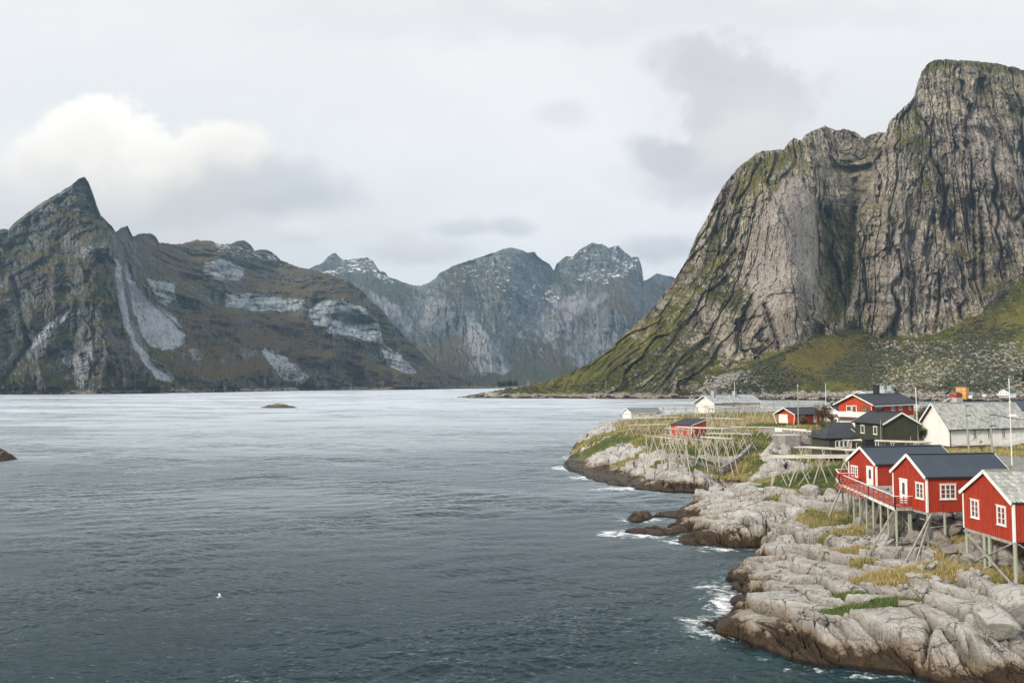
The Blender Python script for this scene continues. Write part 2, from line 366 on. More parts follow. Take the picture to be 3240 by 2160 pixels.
gc = [(2330,1980,1.6),(2600,1990,1.9),(2600,1850,2.7),(2600,1740,3.1),(2500,1760,2.6),(2330,1830,1.2),(2800,2080,1.2),(2450,1900,1.9),(2450,2000,1.4),
      (2850,1960,2.8),(2850,1850,3.4),(2850,1760,3.9),(3000,2050,1.9),(3000,1950,3.0),(3000,1850,3.7),(3000,1770,4.2),(3150,2000,2.9),(3150,1900,3.7),(3150,1800,4.4),(3230,1880,3.4),
      (3038,1658,5.2),(2998,1694,5.0),(2943,1715,4.7),(2832,1740,3.8),(2766,1688,4.0),(2720,1650,4.4),(2678,1621,4.5),
      (2400,1560,4.3),(2480,1560,4.9),(2550,1600,4.6),(2560,1680,3.2),(2350,1640,2.7),(2200,1660,1.6),(2300,1560,2.9),(2200,1590,1.7),(2450,1650,3.4),(2020,1688,.5),(2080,1684,.5),(2060,1662,.4),(2120,1670,.5),(2140,1630,.6),(2180,1700,.7),(2090,1632,.4),
      (2640,1480,6.2),(2600,1530,5.2),(2700,1560,5.1),(2640,1600,4.5),(2740,1480,6.7),
      (2430,1520,2.9),(2350,1500,2.0),(2300,1530,1.2),(2450,1440,5.0),(2400,1450,4.8),
      (2200,1500,2.6),(2200,1460,4.0),(2100,1500,2.1),(2100,1440,4.5),(2000,1480,1.7),(2000,1430,4.0),(1900,1440,2.6),(1900,1400,4.0),(1850,1440,1.2),(1830,1400,2.0),(2050,1400,5.5),
      (2200,1400,5.8),(2350,1420,5.8),(2300,1380,6.3),(2000,1360,6.2),(2150,1340,7.0),(1950,1345,6.0),(2300,1340,7.4),(2450,1340,7.8)]
gp = [(*onz(x, y, z)[:2], z) for x, y, z in gc]
gp += [(45,62,6.3),(41,58,5.2),(45,72,7),(45,85,7.1),(42,92,6.9),(60,75,7.4),(60,100,6.6),(80,100,6.6),(100,80,7.5),(120,120,7.4),(60,250,8.4),(40,250,6.6),(90,230,8.8),(120,250,9),(80,290,6),(140,300,6),
       (200,200,9),(75,165,8.3),(90,150,6.5),(75,140,6.2),(65,120,6.7),(55,112,6.7),(100,115,6.8),(250,100,10),(250,300,7),(400,60,12),(400,300,9),(400,200,11),(45,45,4),(55,50,6),(80,50,8),(33,52,3.0),(85,135,6.2),(75,152,6.5),(62,140,6.4),(66,148,6.8),(72,160,8.4),(56,166,8.3),(62,164,8.4),(50,154,5.7),(57,153,6.2),(48,175,7.4)]
_T = tps([(x, y, z) for x, y, z in gp], reg=3e-4, sc=60.)
def strata(x, y):
    """coordinates along / across the rock bands: they turn from the near slab to the far headland"""
    f = sstep(y, 92, 118)[...] if isinstance(y, np.ndarray) else sstep(np.array(y, float), 92, 118)
    a = -1.15 * (1 - f) - 1.80 * f
    return x * np.cos(a) + (y - 100) * np.sin(a), -x * np.sin(a) + (y - 100) * np.cos(a)
PATH = [(2190,1400),(2240,1395),(2400,1375),(2560,1400),(2700,1445)]
def masks(x, y, z, sd, rel):
    """grass cover 0..1 and dryness 0..1"""
    n = fbm(x / 9., y / 9., 4, 40); n2 = fbm(x / 2.2, y / 2.2, 4, 44)
    g = sstep(sd, 7, 17) * sstep(z, 4.3, 5.6) * np.where(y > 125, 1, 0)
    for (px, py, zz, rx, ry, st) in GRASS:
        c_ = onz(px, py, zz); q = np.sqrt(((x - c_[0]) / rx) ** 2 + ((y - c_[1]) / ry) ** 2) + n2 * .45
        g = np.maximum(g, st * sstep(q, 1.15, .85))
    land = sstep(x * .18 + z * 1.0 + n * 1.6, 13.6, 15.0) * np.where(y < 125, 1, 0)
    g = np.maximum(g, land)
    g = np.clip(g * (1 + n2 * .35 - rel * 1.1), 0, 1)
    g = np.where(g > .42, 1, sstep(g, .25, .42))
    dry = np.clip(.46 + n * .9 + n2 * .5, 0, 1)
    for (px, py, zz, rx, ry, a) in TONE:
        c_ = onz(px, py, zz); q = np.sqrt(((x - c_[0]) / rx) ** 2 + ((y - c_[1]) / ry) ** 2) + n2 * .4
        k = sstep(q, 1.2, .7); dry = dry * (1 - k) + np.clip(a + n2 * .4, 0, 1) * k
    return g, dry
# (photo px, py, height, radius x, radius y, strength)
GRASS = [(2960,1790,4.2,6,1.9,1),(3100,1750,4.6,3.4,3.2,1),(3080,1800,4.0,1.5,1.6,1),(3180,1850,3.6,1.5,1.4,.9),(2880,1812,3.7,2.2,.9,1),(3000,1710,4.8,2.5,1.4,.8),(2740,1900,3.2,3.4,.6,.8),(2790,1900,3.2,2.2,.45,.8),
         (2690,1860,3.3,1.3,.5,.8),(2650,1740,3.3,2.2,.8,.8),(2700,1670,4.2,3,1.3,1),(2640,1630,4.4,3.5,2.2,1),(2590,1650,3.8,1.6,1.6,1),(2560,1640,3.8,1.4,1.4,.9),(2700,1720,3.9,1.6,.8,.8),(2730,1770,3.6,1.3,.6,.9),
         (2830,1690,4.5,1.8,.9,.8),(2660,1510,5.6,6.5,9,1),(2600,1540,5.0,4.5,4,1),(2720,1530,5.6,4,7,1),(2540,1545,4.6,1.6,1.2,.9),(2450,1580,4.3,1.2,.6,.8),(2520,1520,4.2,3,2,.8),
         (2060,1430,4.2,3,1.5,.9),(2090,1455,4.0,2,1.,.9),(1970,1445,3.4,3,1.2,.9),(2250,1465,4.0,4,2.2,.9),(2330,1450,4.8,6,4,1),(2400,1440,5.2,4,3,.9),(2200,1455,4.2,2.5,1,.8),(2380,1480,4.0,3,2,.8),
         (1920,1390,5.0,8,7,1),(1900,1370,5.2,8,12,1),(2740,1480,6.6,5,5,1),(2900,1440,6.8,9,6,1),(2600,1500,5.2,9,13,1),(2530,1510,4.8,4,7,1),(2620,1560,4.8,4,4,1),(2560,1525,4.9,6,7,1.2),(2500,1500,4.8,3,6,1.1)]
TONE = [(2660,1510,5.6,10,12,.05),(2960,1790,4.2,8,4,.85),(3100,1750,4.6,5,5,.75),(2300,1340,7.2,26,16,.75),(2520,1345,7.8,22,9,.1),(2200,1400,5.8,9,4,.35),(2330,1420,5.6,8,5,.2),(1950,1350,5.8,12,25,.6),(2130,1380,6.2,7,7,.75),
        (2740,1900,3.2,4,1,.1),(2640,1630,4.4,4,3,.6),(3100,1418,7.3,25,6,.7)]
GCR = [0]
def ground(x, y, full=False):
    x = np.atleast_1d(np.asarray(x, float)); y = np.atleast_1d(np.asarray(y, float))
    wx = fbm(x / 6., y / 6., 4, 1); wy = fbm(x / 6., y / 6., 4, 2)
    sd = sdpoly(x + wx * 1.1, y + wy * 1.6, shore) + .35 * fbm(x / 1.3, y / 1.3, 3, 5)
    base = np.maximum(_T(x, y), .42)
    far = sstep(y, 125, 160)
    wdt = 2.2 + .55 * base * (1 + far)
    k = np.clip(sd / wdt, 0, 1)
    H = base * (1 - (1 - k) ** 1.9)
    a, b = strata(x + wx * 1.6, y + wy * 1.6)
    amp = sstep(sd, -.2, 1.6)
    e1, r1, ox, oy = voronoi(a / 7., b / 2.2, 11); e2, r2, ox2, oy2 = voronoi(a / 2.5 + r1 * 7, b / .8, 12); e3, r3, ox3, oy3 = voronoi(a / 1.0, b / .33 + r2 * 5, 13)
    edge = sstep(k, 1.0, .35)                              # more broken near the sea
    hump = fbm(x / 5., y / 5., 3, 21) * .8
    tilt1 = (oy * .75 + ox * .35); tilt2 = oy2 * .45 + ox2 * .2
    cm = sstep(fbm(x / 5., y / 5., 2, 34), -.25, .3)
    c1_ = np.exp(-(e1 / .055) ** 2) * (.35 + .65 * np.maximum(edge, cm))
    rel = (r1 - .5) * (.6 + 1.1 * edge) + tilt1 * (.65 + .7 * edge) - .85 * c1_
    brk = sstep(fbm(x / 7., y / 7., 3, 33) + edge * .6, .04, .5)
    c2_ = brk * np.exp(-(e2 / .08) ** 2)
    rel = rel + brk * ((r2 - .5) * .55 + tilt2 * .7) - .38 * c2_ + (.12 + .8 * brk) * ((r3 - .5) * .16 - .09 * np.exp(-(e3 / .1) ** 2))
    rel = rel + .09 * ridged(a / 4., b / 1.1, 4, 51) * (.4 + .6 * brk) + .06 * fbm(x / .5, y / .5, 3, 52)
    rel = rel * (.3 + .7 * sstep(base, .5, 2.2)); GCR[0] = np.clip(c1_ * .9 + c2_ * .7 + brk * .3 * np.exp(-(e3 / .08) ** 2), 0, 1)
    big = hump * (.5 + .8 * far)
    soft = sstep(base + fbm(x / 8., y / 8., 2, 61), 5.8, 7.0) * sstep(sd, 6, 16)      # the plateau is soil, not slabs
    g, dry = masks(x, y, base, sd, rel * .5)
    soft = np.maximum(soft, g * .75)
    z = H + amp * (big * (1 - .75 * soft) * sstep(base, 0, 2.5) + rel * (1 - .9 * soft)) + soft * (.16 * fbm(x / 2., y / 2., 4, 71) + .05)
    under = -.25 - np.clip(-sd, 0, 8) * .55 + .25 * rel
    z = np.where(sd > 0, np.maximum(z, -.3 + .35 * np.minimum(sd, 1)), under)
    z = np.where((sd > 0) & (sd < .5), z * (sd / .5) + under * (1 - sd / .5), z)
    if full: return z, sd, g, dry, base
    return z
def gz(x, y): return float(ground(x, y)[0])

nx, ny = 1250, 1150
tx = np.linspace((1240 - 1620) / F, (3560 - 1620) / F, nx); Yr = np.exp(np.linspace(math.log(43.5), math.log(352), ny))
yy, xx = np.meshgrid(Yr, tx, indexing='ij'); xx = xx * yy
zz, sd, gr, dry, base = ground(xx.ravel(), yy.ravel(), True)
road = np.zeros_like(zz)
xr, yr = xx.ravel(), yy.ravel()
ra = [onz(3010, 1432, 6.6), onz(3120, 1438, 6.6), onz(3240, 1440, 6.7), onz(3420, 1440, 6.8), onz(3400, 1530, 7.6), onz(3250, 1560, 7.4), onz(3210, 1500, 7.5), onz(3190, 1470, 6.9), onz(3120, 1452, 6.7)]
road = sstep(sdpoly(xr, yr, [tuple(p[:2]) for p in ra]) + .25 * fbm(xr / 1.5, yr / 1.5, 3, 81), -.1, .3)
gp_ = [tuple(onz(x, y, 7.4)[:2]) for x, y in ((2280,1342),(2330,1345),(2420,1362),(2600,1385),(2660,1400),(2600,1402),(2450,1380),(2330,1358))]
gravel = sstep(sdpoly(xr, yr, gp_) + .8 * fbm(xr / 2, yr / 2, 3, 82), -.4, .4) * .8
gcr = GCR[0] * sstep(sd, -1, .5)
P = np.stack([xr, yr, zz], -1)
m, t = rock_material('shore_rock')
ga = t.attr('grass'); dr = t.attr('dry'); rd = t.attr('road'); gv = t.attr('gravel')
gn = t.noise(t.p, 2.3, 6, .7); gn2 = t.noise(t.p, .5, 4, .6)
green = t.mix(gn, (.045, .075, .014), (.105, .135, .035)); tawny = t.mix(gn, (.20, .155, .055), (.33, .27, .11))
gc_ = t.mix(t.ss(t.math('ADD', dr, t.math('MULTIPLY', t.math('SUBTRACT', gn2, .5), .8)), .3, .75), green, tawny)
gc_ = t.mix(t.ss(t.noise(t.p, 5.5, 3, .6), .56, .70), gc_, (.075, .06, .03))
cc = t.mix(t.ss(t.math('ADD', ga, t.math('MULTIPLY', t.math('SUBTRACT', gn, .5), .6)), .4, .6), t.c, gc_)
cc = t.mix(gv, cc, t.mix(gn, (.26, .245, .22), (.38, .36, .32)))
cc = t.mix(rd, cc, t.mix(gn2, (.24, .235, .225), (.33, .325, .31)))
t.put(t.b.inputs['Base Color'], cc)
keep = (zz > -1.2).reshape(ny, nx)
faces = gridfaces(ny, nx, keep)
P, faces, at_ = compact(P, faces, dict(grass=gr, dry=dry, road=road, gravel=gravel, crk=gcr))
go = npmesh('ground', P, faces, m, at_, smooth=False)
GR = dict(x=xr, y=yr, z=zz, g=gr, dry=dry, road=road + gravel, sd=sd)

# skerries and islets: each its own rock
def islet(name, poly, hmax, wid, step, seed, mm, strat=(.9, .3)):
    ps = np.array(poly); x0, y0 = ps.min(0) - 3; x1, y1 = ps.max(0) + 3
    xs = np.arange(x0, x1, step); ys = np.arange(y0, y1, step * 1.2); Y, X = np.meshgrid(ys, xs, indexing='ij')
    s = max(hmax, .6)
    sd = sdpoly(X + s * .5 * fbm(X / (3 * s), Y / (3 * s), 4, seed), Y + s * .5 * fbm(X / (3 * s), Y / (3 * s), 4, seed + 1), poly)
    k = np.clip(sd / wid, 0, 1); H = hmax * (1 - (1 - k) ** 1.7)
    a = X * strat[0] + Y * strat[1]; b = -X * strat[1] + Y * strat[0]
    e, r, ox, oy = voronoi(a / (2.6 * s), b / (.9 * s), seed + 2); e2, r2, _, oy2 = voronoi(a / (.9 * s), b / (.35 * s), seed + 3)
    H = H * (1 + (r - .5) * .8 + oy * .4) + s * (.14 * (r2 - .5) + .1 * oy2 + .1 * ridged(a / (1.5 * s), b / (.6 * s), 4, seed + 4)) * sstep(sd, 0, wid * .5)
    H = np.where(sd > 0, H, np.maximum(-.35 + sd * .5, -1.2))
    Pp = np.stack([X.ravel(), Y.ravel(), H.ravel()], -1); fc = gridfaces(len(ys), len(xs), H > -.9)
    Pp, fc, _ = compact(Pp, fc, {})
    return npmesh(name, Pp, fc, mm)
drk, _ = rock_material('wet_rock', pale=(.10, .09, .07), pinkish=(.085, .07, .055), dark=(.05, .045, .04)); 
def vpoly(l): return [tuple(onz(x * VS, y * VS)[:2]) for x, y in l]
SK1 = vpoly([(1434,1196),(1448,1186),(1478,1183),(1502,1189),(1492,1196),(1460,1201)])
SK2 = vpoly([(1330,1131),(1370,1127),(1430,1130),(1400,1134),(1350,1135)])
islet('skerry', SK1, .95, 1.6, .12, 300, drk)
islet_m, tt = rock_material('islet_rock', scale=.4, pale=(.21, .19, .145), pinkish=(.15, .135, .09), dark=(.07, .065, .05))
SK3 = [tuple(p) for p in (onz(822,1289)[:2], onz(850,1291)[:2], onz(900,1291)[:2], onz(944,1290)[:2], onz(925,1286)[:2], onz(880,1283)[:2], onz(840,1286)[:2])]
islet('islet', SK3, 2.0, 14, .8, 320, islet_m)
SK4 = vpoly([(-60,1060),(-20,1060),(15,1058),(42,1055),(28,1050),(0,1047),(-60,1048)])
islet('islet', SK4, 1.7, 3.2, .3, 340, drk, (.98, .2))

# ================================================================== mountains
def relief(name, ridge, foot, dctrl, px0, px1, nx, ny, disp, m, paints, rj=1.2, back=700, sc=400., seed=0, power=1.0):
    """a mountain side: rows run from the ridge down to the shore, columns along it; the far side falls away behind the ridge"""
    px = np.linspace(px0, px1, nx)
    rx, ry = np.array(ridge).T; fx, fy = np.array(foot).T
    rj_ = rj * (fbm(px / 9., px * 0, 5, seed + 5, .68) + .7 * fbm(px / 28., px * 0, 2, seed + 6))
    ry_ = np.interp(px, rx, ry) + rj_; fy_ = np.interp(px, fx, fy)
    tt = np.linspace(0, 1, ny)[:, None] ** power
    PY = ry_[None] * (1 - tt) + fy_[None] * tt; PX = np.broadcast_to(px[None], PY.shape)
    D = tps(dctrl, reg=1e-3, sc=sc)(PX, PY)
    cy = (PY * VS - 1080) / F; cx = (PX * VS - 1620) / F
    dy_ = math.cos(PITCH) + cy * math.sin(PITCH); dz_ = math.sin(PITCH) - cy * math.cos(PITCH)
    Dfoot = CH / -np.minimum(dz_[-1] / dy_[-1], -.0015)
    k = sstep(tt, .80, 1.0); D = D * (1 - k) + np.minimum(D, Dfoot[None] * 1.0 + 0 * D) * k
    wX = cx / dy_ * D; wZ = CH + dz_ / dy_ * D
    d_, extra = disp(wX, wZ, D, PX, PY, tt)
    endf = sstep(tt, 1.0, .955)
    D2 = D + d_ * endf
    X = cx / dy_ * D2; Z = CH + dz_ / dy_ * D2
    X[-1] = X[-2]; D2[-1] = D2[-2] - 1; Z[-1] = -6
    att = dict(extra)
    nz1 = fbm(PX / 26., PY / 26., 5, seed + 70, .6) * 15; nz2 = fbm(PX / 26., PY / 26., 5, seed + 75, .6) * 15
    for key, polys in paints.items():
        v = np.zeros_like(PX)
        for item in polys:
            poly, soft, st = item
            v = np.maximum(v, st * sstep(sdpoly(PX + nz1 * min(1, soft / 6), PY + nz2 * min(1, soft / 6), poly), -soft, soft))
        att[key] = v
    # far side
    nb = 14; Xb, Yb, Zb = [], [], []
    for i in range(nb, 0, -1):
        q = (i / nb) ** 1.5; Db = D2[0] + back * q; Xb.append(X[0] * Db / D2[0]); Yb.append(Db); Zb.append(Z[0] * (1 - q) - 20 * q + 0 * Db)
    X = np.vstack([np.array(Xb), X]); Y = np.vstack([np.array(Yb), D2]); Z = np.vstack([np.array(Zb), Z])
    for key in att: att[key] = np.vstack([np.repeat(att[key][:1], nb, 0), att[key]])
    Pp = np.stack([X.ravel(), Y.ravel(), Z.ravel()], -1)
    return npmesh(name, Pp, gridfaces(ny + nb, nx)[:, ::-1], m, att, smooth=False)

def mountain_material(name, rock1, rock2, rock3, vegA, vegB, vn=.9, vk=.75, scale=1., streak=(1.0, 1.0, .22), snow=False, nz=(.50, .78), stcol=(.06, .055, .05), pale=(.42, .42, .42)):
    m, t = mat(name); p = t.geo.outputs['Position']; ps = t.scale(p, scale, scale, scale)
    st = t.scale(p, scale * streak[0], scale * streak[1], scale * streak[2])
    n1 = t.noise(ps, .008, 5, .6); n2 = t.noise(st, .05, 7, .68); n3 = t.noise(st, .22, 6, .7); n4 = t.noise(ps, .035, 7, .65); n5 = t.noise(ps, .4, 4, .65)
    c_ = t.mix(t.ss(n2, .38, .64), rock1, rock2)
    c_ = t.mix(t.ss(n4, .45, .66), c_, rock3)
    pal_ = t.ss(t.math('ADD', t.attr('pale'), t.math('ADD', t.math('MULTIPLY', t.math('SUBTRACT', n4, .5), 1.3), t.math('MULTIPLY', t.math('SUBTRACT', n2, .5), 1.1))), .34, .56)
    pal_ = t.math('MULTIPLY', pal_, t.ss(t.attr('pale'), .02, .2))
    c_ = t.mix(pal_, c_, t.mix(t.ss(n3, .38, .62), tuple(x * .55 for x in pale), pale))
    c_ = t.mix(t.math('MULTIPLY', t.ss(n3, .50, .62), .75), c_, stcol)
    c_ = t.mix(t.math('MULTIPLY', t.ss(t.noise(st, .11, 6, .65), .60, .70), .75), c_, tuple(x * .7 for x in stcol))
    c_ = t.mix(t.math('MULTIPLY', t.attr('crk'), .62), c_, stcol)  # cavity shade painted into cracks and gullies, along with their dark moss
    c_ = t.mix(t.math('MULTIPLY', t.ss(t.attr('tone'), .02, .4), .6), c_, rock2)
    nzv = t.xyz(t.geo.outputs['Normal'])[2]
    v = t.math('ADD', t.math('ADD', nzv, t.math('MULTIPLY', t.attr('bnd'), .38)), t.math('MULTIPLY', t.math('SUBTRACT', n4, .5), vn))
    v = t.math('ADD', v, t.math('MULTIPLY', t.math('SUBTRACT', n2, .5), vn * .8 if vn > 1 else 0.))
    v = t.math('ADD', v, t.math('MULTIPLY', t.math('SUBTRACT', n5, .5), .35))
    v = t.math('ADD', v, t.math('MULTIPLY', t.attr('veg'), vk)); v = t.math('SUBTRACT', v, t.math('MULTIPLY', t.attr('pale'), .8)); v = t.math('SUBTRACT', v, t.math('MULTIPLY', t.attr('scree'), 1.2))
    vm = t.ss(v, *nz)
    veg = t.mix(t.ss(t.math('ADD', n1, t.math('MULTIPLY', t.math('SUBTRACT', n4, .5), .9)), .38, .62), vegA, vegB)
    veg = t.mix(t.attr('rust'), veg, t.mix(n4, (.085, .055, .028), (.15, .095, .045)))
    veg = t.mix(t.math('MULTIPLY', t.ss(n5, .48, .62), .6), veg, tuple(x * .42 for x in vegA))
    sc_ = t.voro(ps, .22, 'F1', 1); scv = t.xyz(sc_)[0]
    scr = t.mix(scv, (.12, .115, .105), (.30, .29, .27))
    c_ = t.mix(t.attr('scree'), c_, scr)
    c_ = t.mix(vm, c_, veg)
    if snow:
        s = t.math('ADD', t.math('MULTIPLY', t.attr('snow'), .62), t.math('MULTIPLY', t.math('SUBTRACT', t.noise(t.scale(ps, 1, 1, 2.0), .10, 6, .7), .5), 2.2))
        s = t.math('ADD', s, t.math('MULTIPLY', t.math('SUBTRACT', nzv, .5), .5))
        c_ = t.mix(t.math('MULTIPLY', t.ss(s, .52, .60), t.ss(t.attr('snow'), .05, .2)), c_, (.80, .80, .82))
    z = t.xyz(p)[2]
    zz = t.math('ADD', z, t.math('MULTIPLY', t.math('SUBTRACT', t.noise(t.scale(p, 1, 1, 1), .07, 5, .7), .5), 22))
    c_ = t.mix(t.math('MULTIPLY', t.ss(zz, 7.5, 4.0), .85), c_, t.mix(t.ss(n5, .35, .6), (.16, .12, .09), (.48, .40, .34)))
    c_ = t.mix(t.ss(zz, 2.6, 1.6), c_, (.03, .025, .02))
    t.put(t.b.inputs['Base Color'], c_); t.b.inputs['Roughness'].default_value = .9; t.b.inputs['Specular IOR Level'].default_value = .1
    h = t.math('ADD', t.math('MULTIPLY', n2, 1.5), t.math('ADD', t.math('MULTIPLY', n3, .8), t.math('MULTIPLY', n4, 1.)))
    t.put(t.b.inputs['Normal'], t.bump(h, .8, 6. / scale)); return m

# ---- the cliff mountain on the right
rr = [(1030,913),(1060,911),(1090,905),(1120,899),(1160,893),(1200,888),(1235,880),(1270,871),(1330,846),(1365,826),(1400,802),(1440,762),(1490,717),(1520,680),(1550,641),(1580,592),(1600,540),(1625,498),(1645,455),(1662,428),(1678,405),(1690,390),
      (1712,372),(1738,352),(1760,346),(1800,343),(1812,326),(1825,317),(1840,322),(1850,310),(1868,300),(1895,288),(1920,301),(1940,296),(1965,303),(1985,318),(2000,308),(2020,304),(2035,306),(2042,280),(2060,262),(2085,238),(2100,222),(2108,190),(2118,163),
      (2135,143),(2160,136),(2200,138),(2245,141),(2290,146),(2330,155),(2352,162),(2450,190),(2600,260),(2750,330)]
rf = [(1030,914),(1060,914),(1300,914.5),(1500,915),(1600,915.5),(1700,917),(1850,919),(2000,921),(2150,922),(2352,922),(2750,922)]
rd_ = [(1060,912,1010),(1200,900,975),(1200,889,1010),(1300,905,960),(1300,865,1040),(1400,900,945),(1400,802,1060),(1500,905,935),(1500,830,965),(1500,720,1085),(1600,905,930),(1600,850,955),(1600,700,1030),(1600,540,1110),
       (1690,850,960),(1690,700,1000),(1690,550,1060),(1690,395,1140),(1740,350,1180),(1760,820,955),(1800,780,962),(1800,650,972),(1800,500,1000),(1820,400,1080),(1830,320,1190),(1725,650,1020),(1880,650,1020),(1870,500,1070),
       (1895,288,1240),(1900,850,950),(1920,760,1010),(1930,650,1095),(1930,500,1140),(1960,400,1190),(1960,305,1260),(2020,305,1260),(2000,870,930),(2014,775,1005),(2020,650,1030),(2050,500,1080),(2060,350,1150),(2100,225,1210),
       (2150,860,920),(2135,771,1010),(2150,650,1045),(2170,500,1080),(2180,300,1130),(2160,137,1240),(2250,880,880),(2239,727,1015),(2260,600,1050),(2270,450,1080),(2280,300,1120),(2290,147,1230),(2352,900,860),(2352,770,950),(2352,632,1040),
       (2352,400,1090),(2352,162,1220),(2700,900,860),(2700,650,1050),(2700,300,1250),(2160,910,850),(1800,905,915)]
def disp_r(X, Z, D, PX, PY, tt):
    bl = np.interp(PX, [1030,1500,1560,1600,1700,1780,1800,1900,1960,2014,2135,2239,2352,2750], [902,905,900,885,850,815,798,770,745,775,771,727,632,560])
    cl = sstep(bl - PY, -6, 14)                                # 1 on the cliffs, 0 on the slope below
    Xa = (PX - 1176) * VS / F * 1050.; sh_ = np.interp(PX, [1400, 1560, 1680, 1740, 1850, 1930, 2000, 2120, 2200, 2352], [-.75, -.55, -.30, -.18, .10, .22, -.12, -.05, .10, .22]) + .07 * fbm(Xa / 120., Z / 120., 2, 150)
    u = Xa + sh_ * (Z - 200) + 4 * fbm(Xa / 60., Z / 140., 3, 101); v = Z + 10 * fbm(X / 40., Z / 40., 3, 120)
    dome = sstep(sdpoly(PX, PY, [(1830,400),(1870,440),(1885,560),(1870,700),(1830,790),(1790,800),(1745,740),(1715,640),(1722,540),(1760,460)]), -10, 12)
    vv = v + 20 * fbm(X / 60., Z / 60., 3, 130)
    ln1 = 1 - 2 * np.abs(perlin(u / 24. + .12 * perlin(u / 9., vv / 25., 131), vv / 230., 132))
    ln2 = 1 - 2 * np.abs(perlin(u / 11. + .22 * perlin(u / 5., vv / 14., 133), vv / 95., 134))
    ln3 = 1 - 2 * np.abs(perlin(u / 5. + .3 * perlin(u / 3., vv / 7., 135), vv / 34., 136))
    hz_ = 1 - 2 * np.abs(perlin(X / 45., v / 13. + .8 * perlin(X / 12., v / 12., 137), 138))
    pat = sstep(fbm(X / 55., Z / 55., 3, 139), -.25, .25); pat2 = sstep(fbm(X / 40., Z / 70., 3, 140), -.2, .3)
    e2, r2, ox2, oy2 = voronoi(u / 10. + .4 * perlin(u / 5., v / 9., 141), v / 46., 105); e3, r3, ox3, oy3 = voronoi(u / 3.6, v / 11. + r2 * 3, 125)
    k1, k2, k3, kh = sstep(ln1, .86, .98) * (.25 + .75 * sstep(fbm(X / 80., Z / 110., 3, 151), -.15, .2)), sstep(ln2, .84, .98), sstep(ln3, .80, .98), sstep(hz_, .90, .99) * pat2
    fl = 11 * perlin(u / 30., vv / 130., 142) + 6 * perlin(u / 13., vv / 60., 143) + 3.2 * fbm(u / 6., vv / 22., 4, 144, .6)
    fl = fl + 12 * k1 + 6 * k2 * (.4 + .6 * pat) + 2.2 * k3 * pat + 3 * kh
    fl = fl + (r2 - .5) * 11 + ox2 * 6 + oy2 * 4 + (r3 - .5) * 3 + oy3 * 2
    e4, r4, ox4, oy4 = voronoi(u / 46. + .3 * perlin(u / 20., v / 30., 160), v / 105., 161); gl_ = sstep(1 - 2 * np.abs(perlin(u / 62. + .2 * perlin(u / 25., v / 40., 162), v / 330., 163)), .80, .99)
    fl = fl + 30 * fbm(X / 80., Z / 80., 4, 106) + (r4 - .5) * 24 + ox4 * 16 + oy4 * 9 + 20 * gl_
    led = fbm(X / 60., (Z + .15 * X) / 16., 4, 152, .55); led = led * sstep(fbm(X / 70., Z / 50., 3, 154), -.05, .3); fl = fl - 3 * sstep(led, .14, .3)
    s = fbm(X / 3.5, Z / 5., 4, 107, .65) * 2.4
    a = 1 - .62 * dome
    leftf = sstep(PX, 1700, 1600)
    lf = ridged((u * .8 + v * .35) / 17., (v * .8 - u * .5) / 70., 4, 108) * 6 + fbm(X / 22., Z / 16., 4, 109) * 9
    fl = fl * (1 - .45 * leftf) + lf * leftf
    gul = 0
    for (gx, gy, gx2, gy2, wd, dp) in ((2236,440,2240,640,5,20),(2160,640,2150,770,4,14),(1965,420,1945,700,9,24),(2178,430,2165,490,5,16),(1893,485,1899,496,7,34),(1757,700,1792,800,5,14),(2085,620,2095,760,4,12),(2252,480,2262,660,6,18),(2200,700,2210,760,5,12)):
        ex, ey = gx2 - gx, gy2 - gy; q = np.clip(((PX - gx) * ex + (PY - gy) * ey) / (ex * ex + ey * ey), 0, 1)
        dd = np.hypot(PX - gx - q * ex + 5 * fbm(PX / 12., PY / 12., 3, 110), PY - gy - q * ey); gul = gul + dp * np.exp(-(dd / wd) ** 2)
    slope = 5 * fbm(X / 40., Z / 18., 4, 111) + 1.6 * fbm(X / 7., Z / 4., 4, 112, .6)
    pen = sstep(PX, 1480, 1300)
    cr = ridged(u / 12., v / 30., 4, 113) * 4 * sstep(Z, 30, 8) * sstep(PX, 1640, 1560)
    out = cl * (fl * a + s + gul) * (1 - .5 * pen) + (1 - cl) * slope + cr
    cr_ = np.clip(cl * (gl_ * .5 + k1 * .95 + k2 * .8 * (.4 + .6 * pat) + k3 * .55 * pat + kh * .6 + (r2 > .9) * .45 + sstep(gul, 3, 14) * .9) * (1 - .45 * dome), 0, 1)
    tone = fbm(X / 45., Z / 60., 4, 153)
    return out * .85, dict(crk=cr_, bnd=np.clip(sstep(led, .14, .28) * cl * (1 - .7 * dome) * .8, 0, 1), tone=tone)
mr = mountain_material('cliff_rock', (.45, .395, .33), (.25, .212, .17), (.56, .50, .425), (.060, .066, .014), (.155, .145, .030), streak=(1, 1, .3), nz=(.62, .80), pale=(.56, .50, .44))
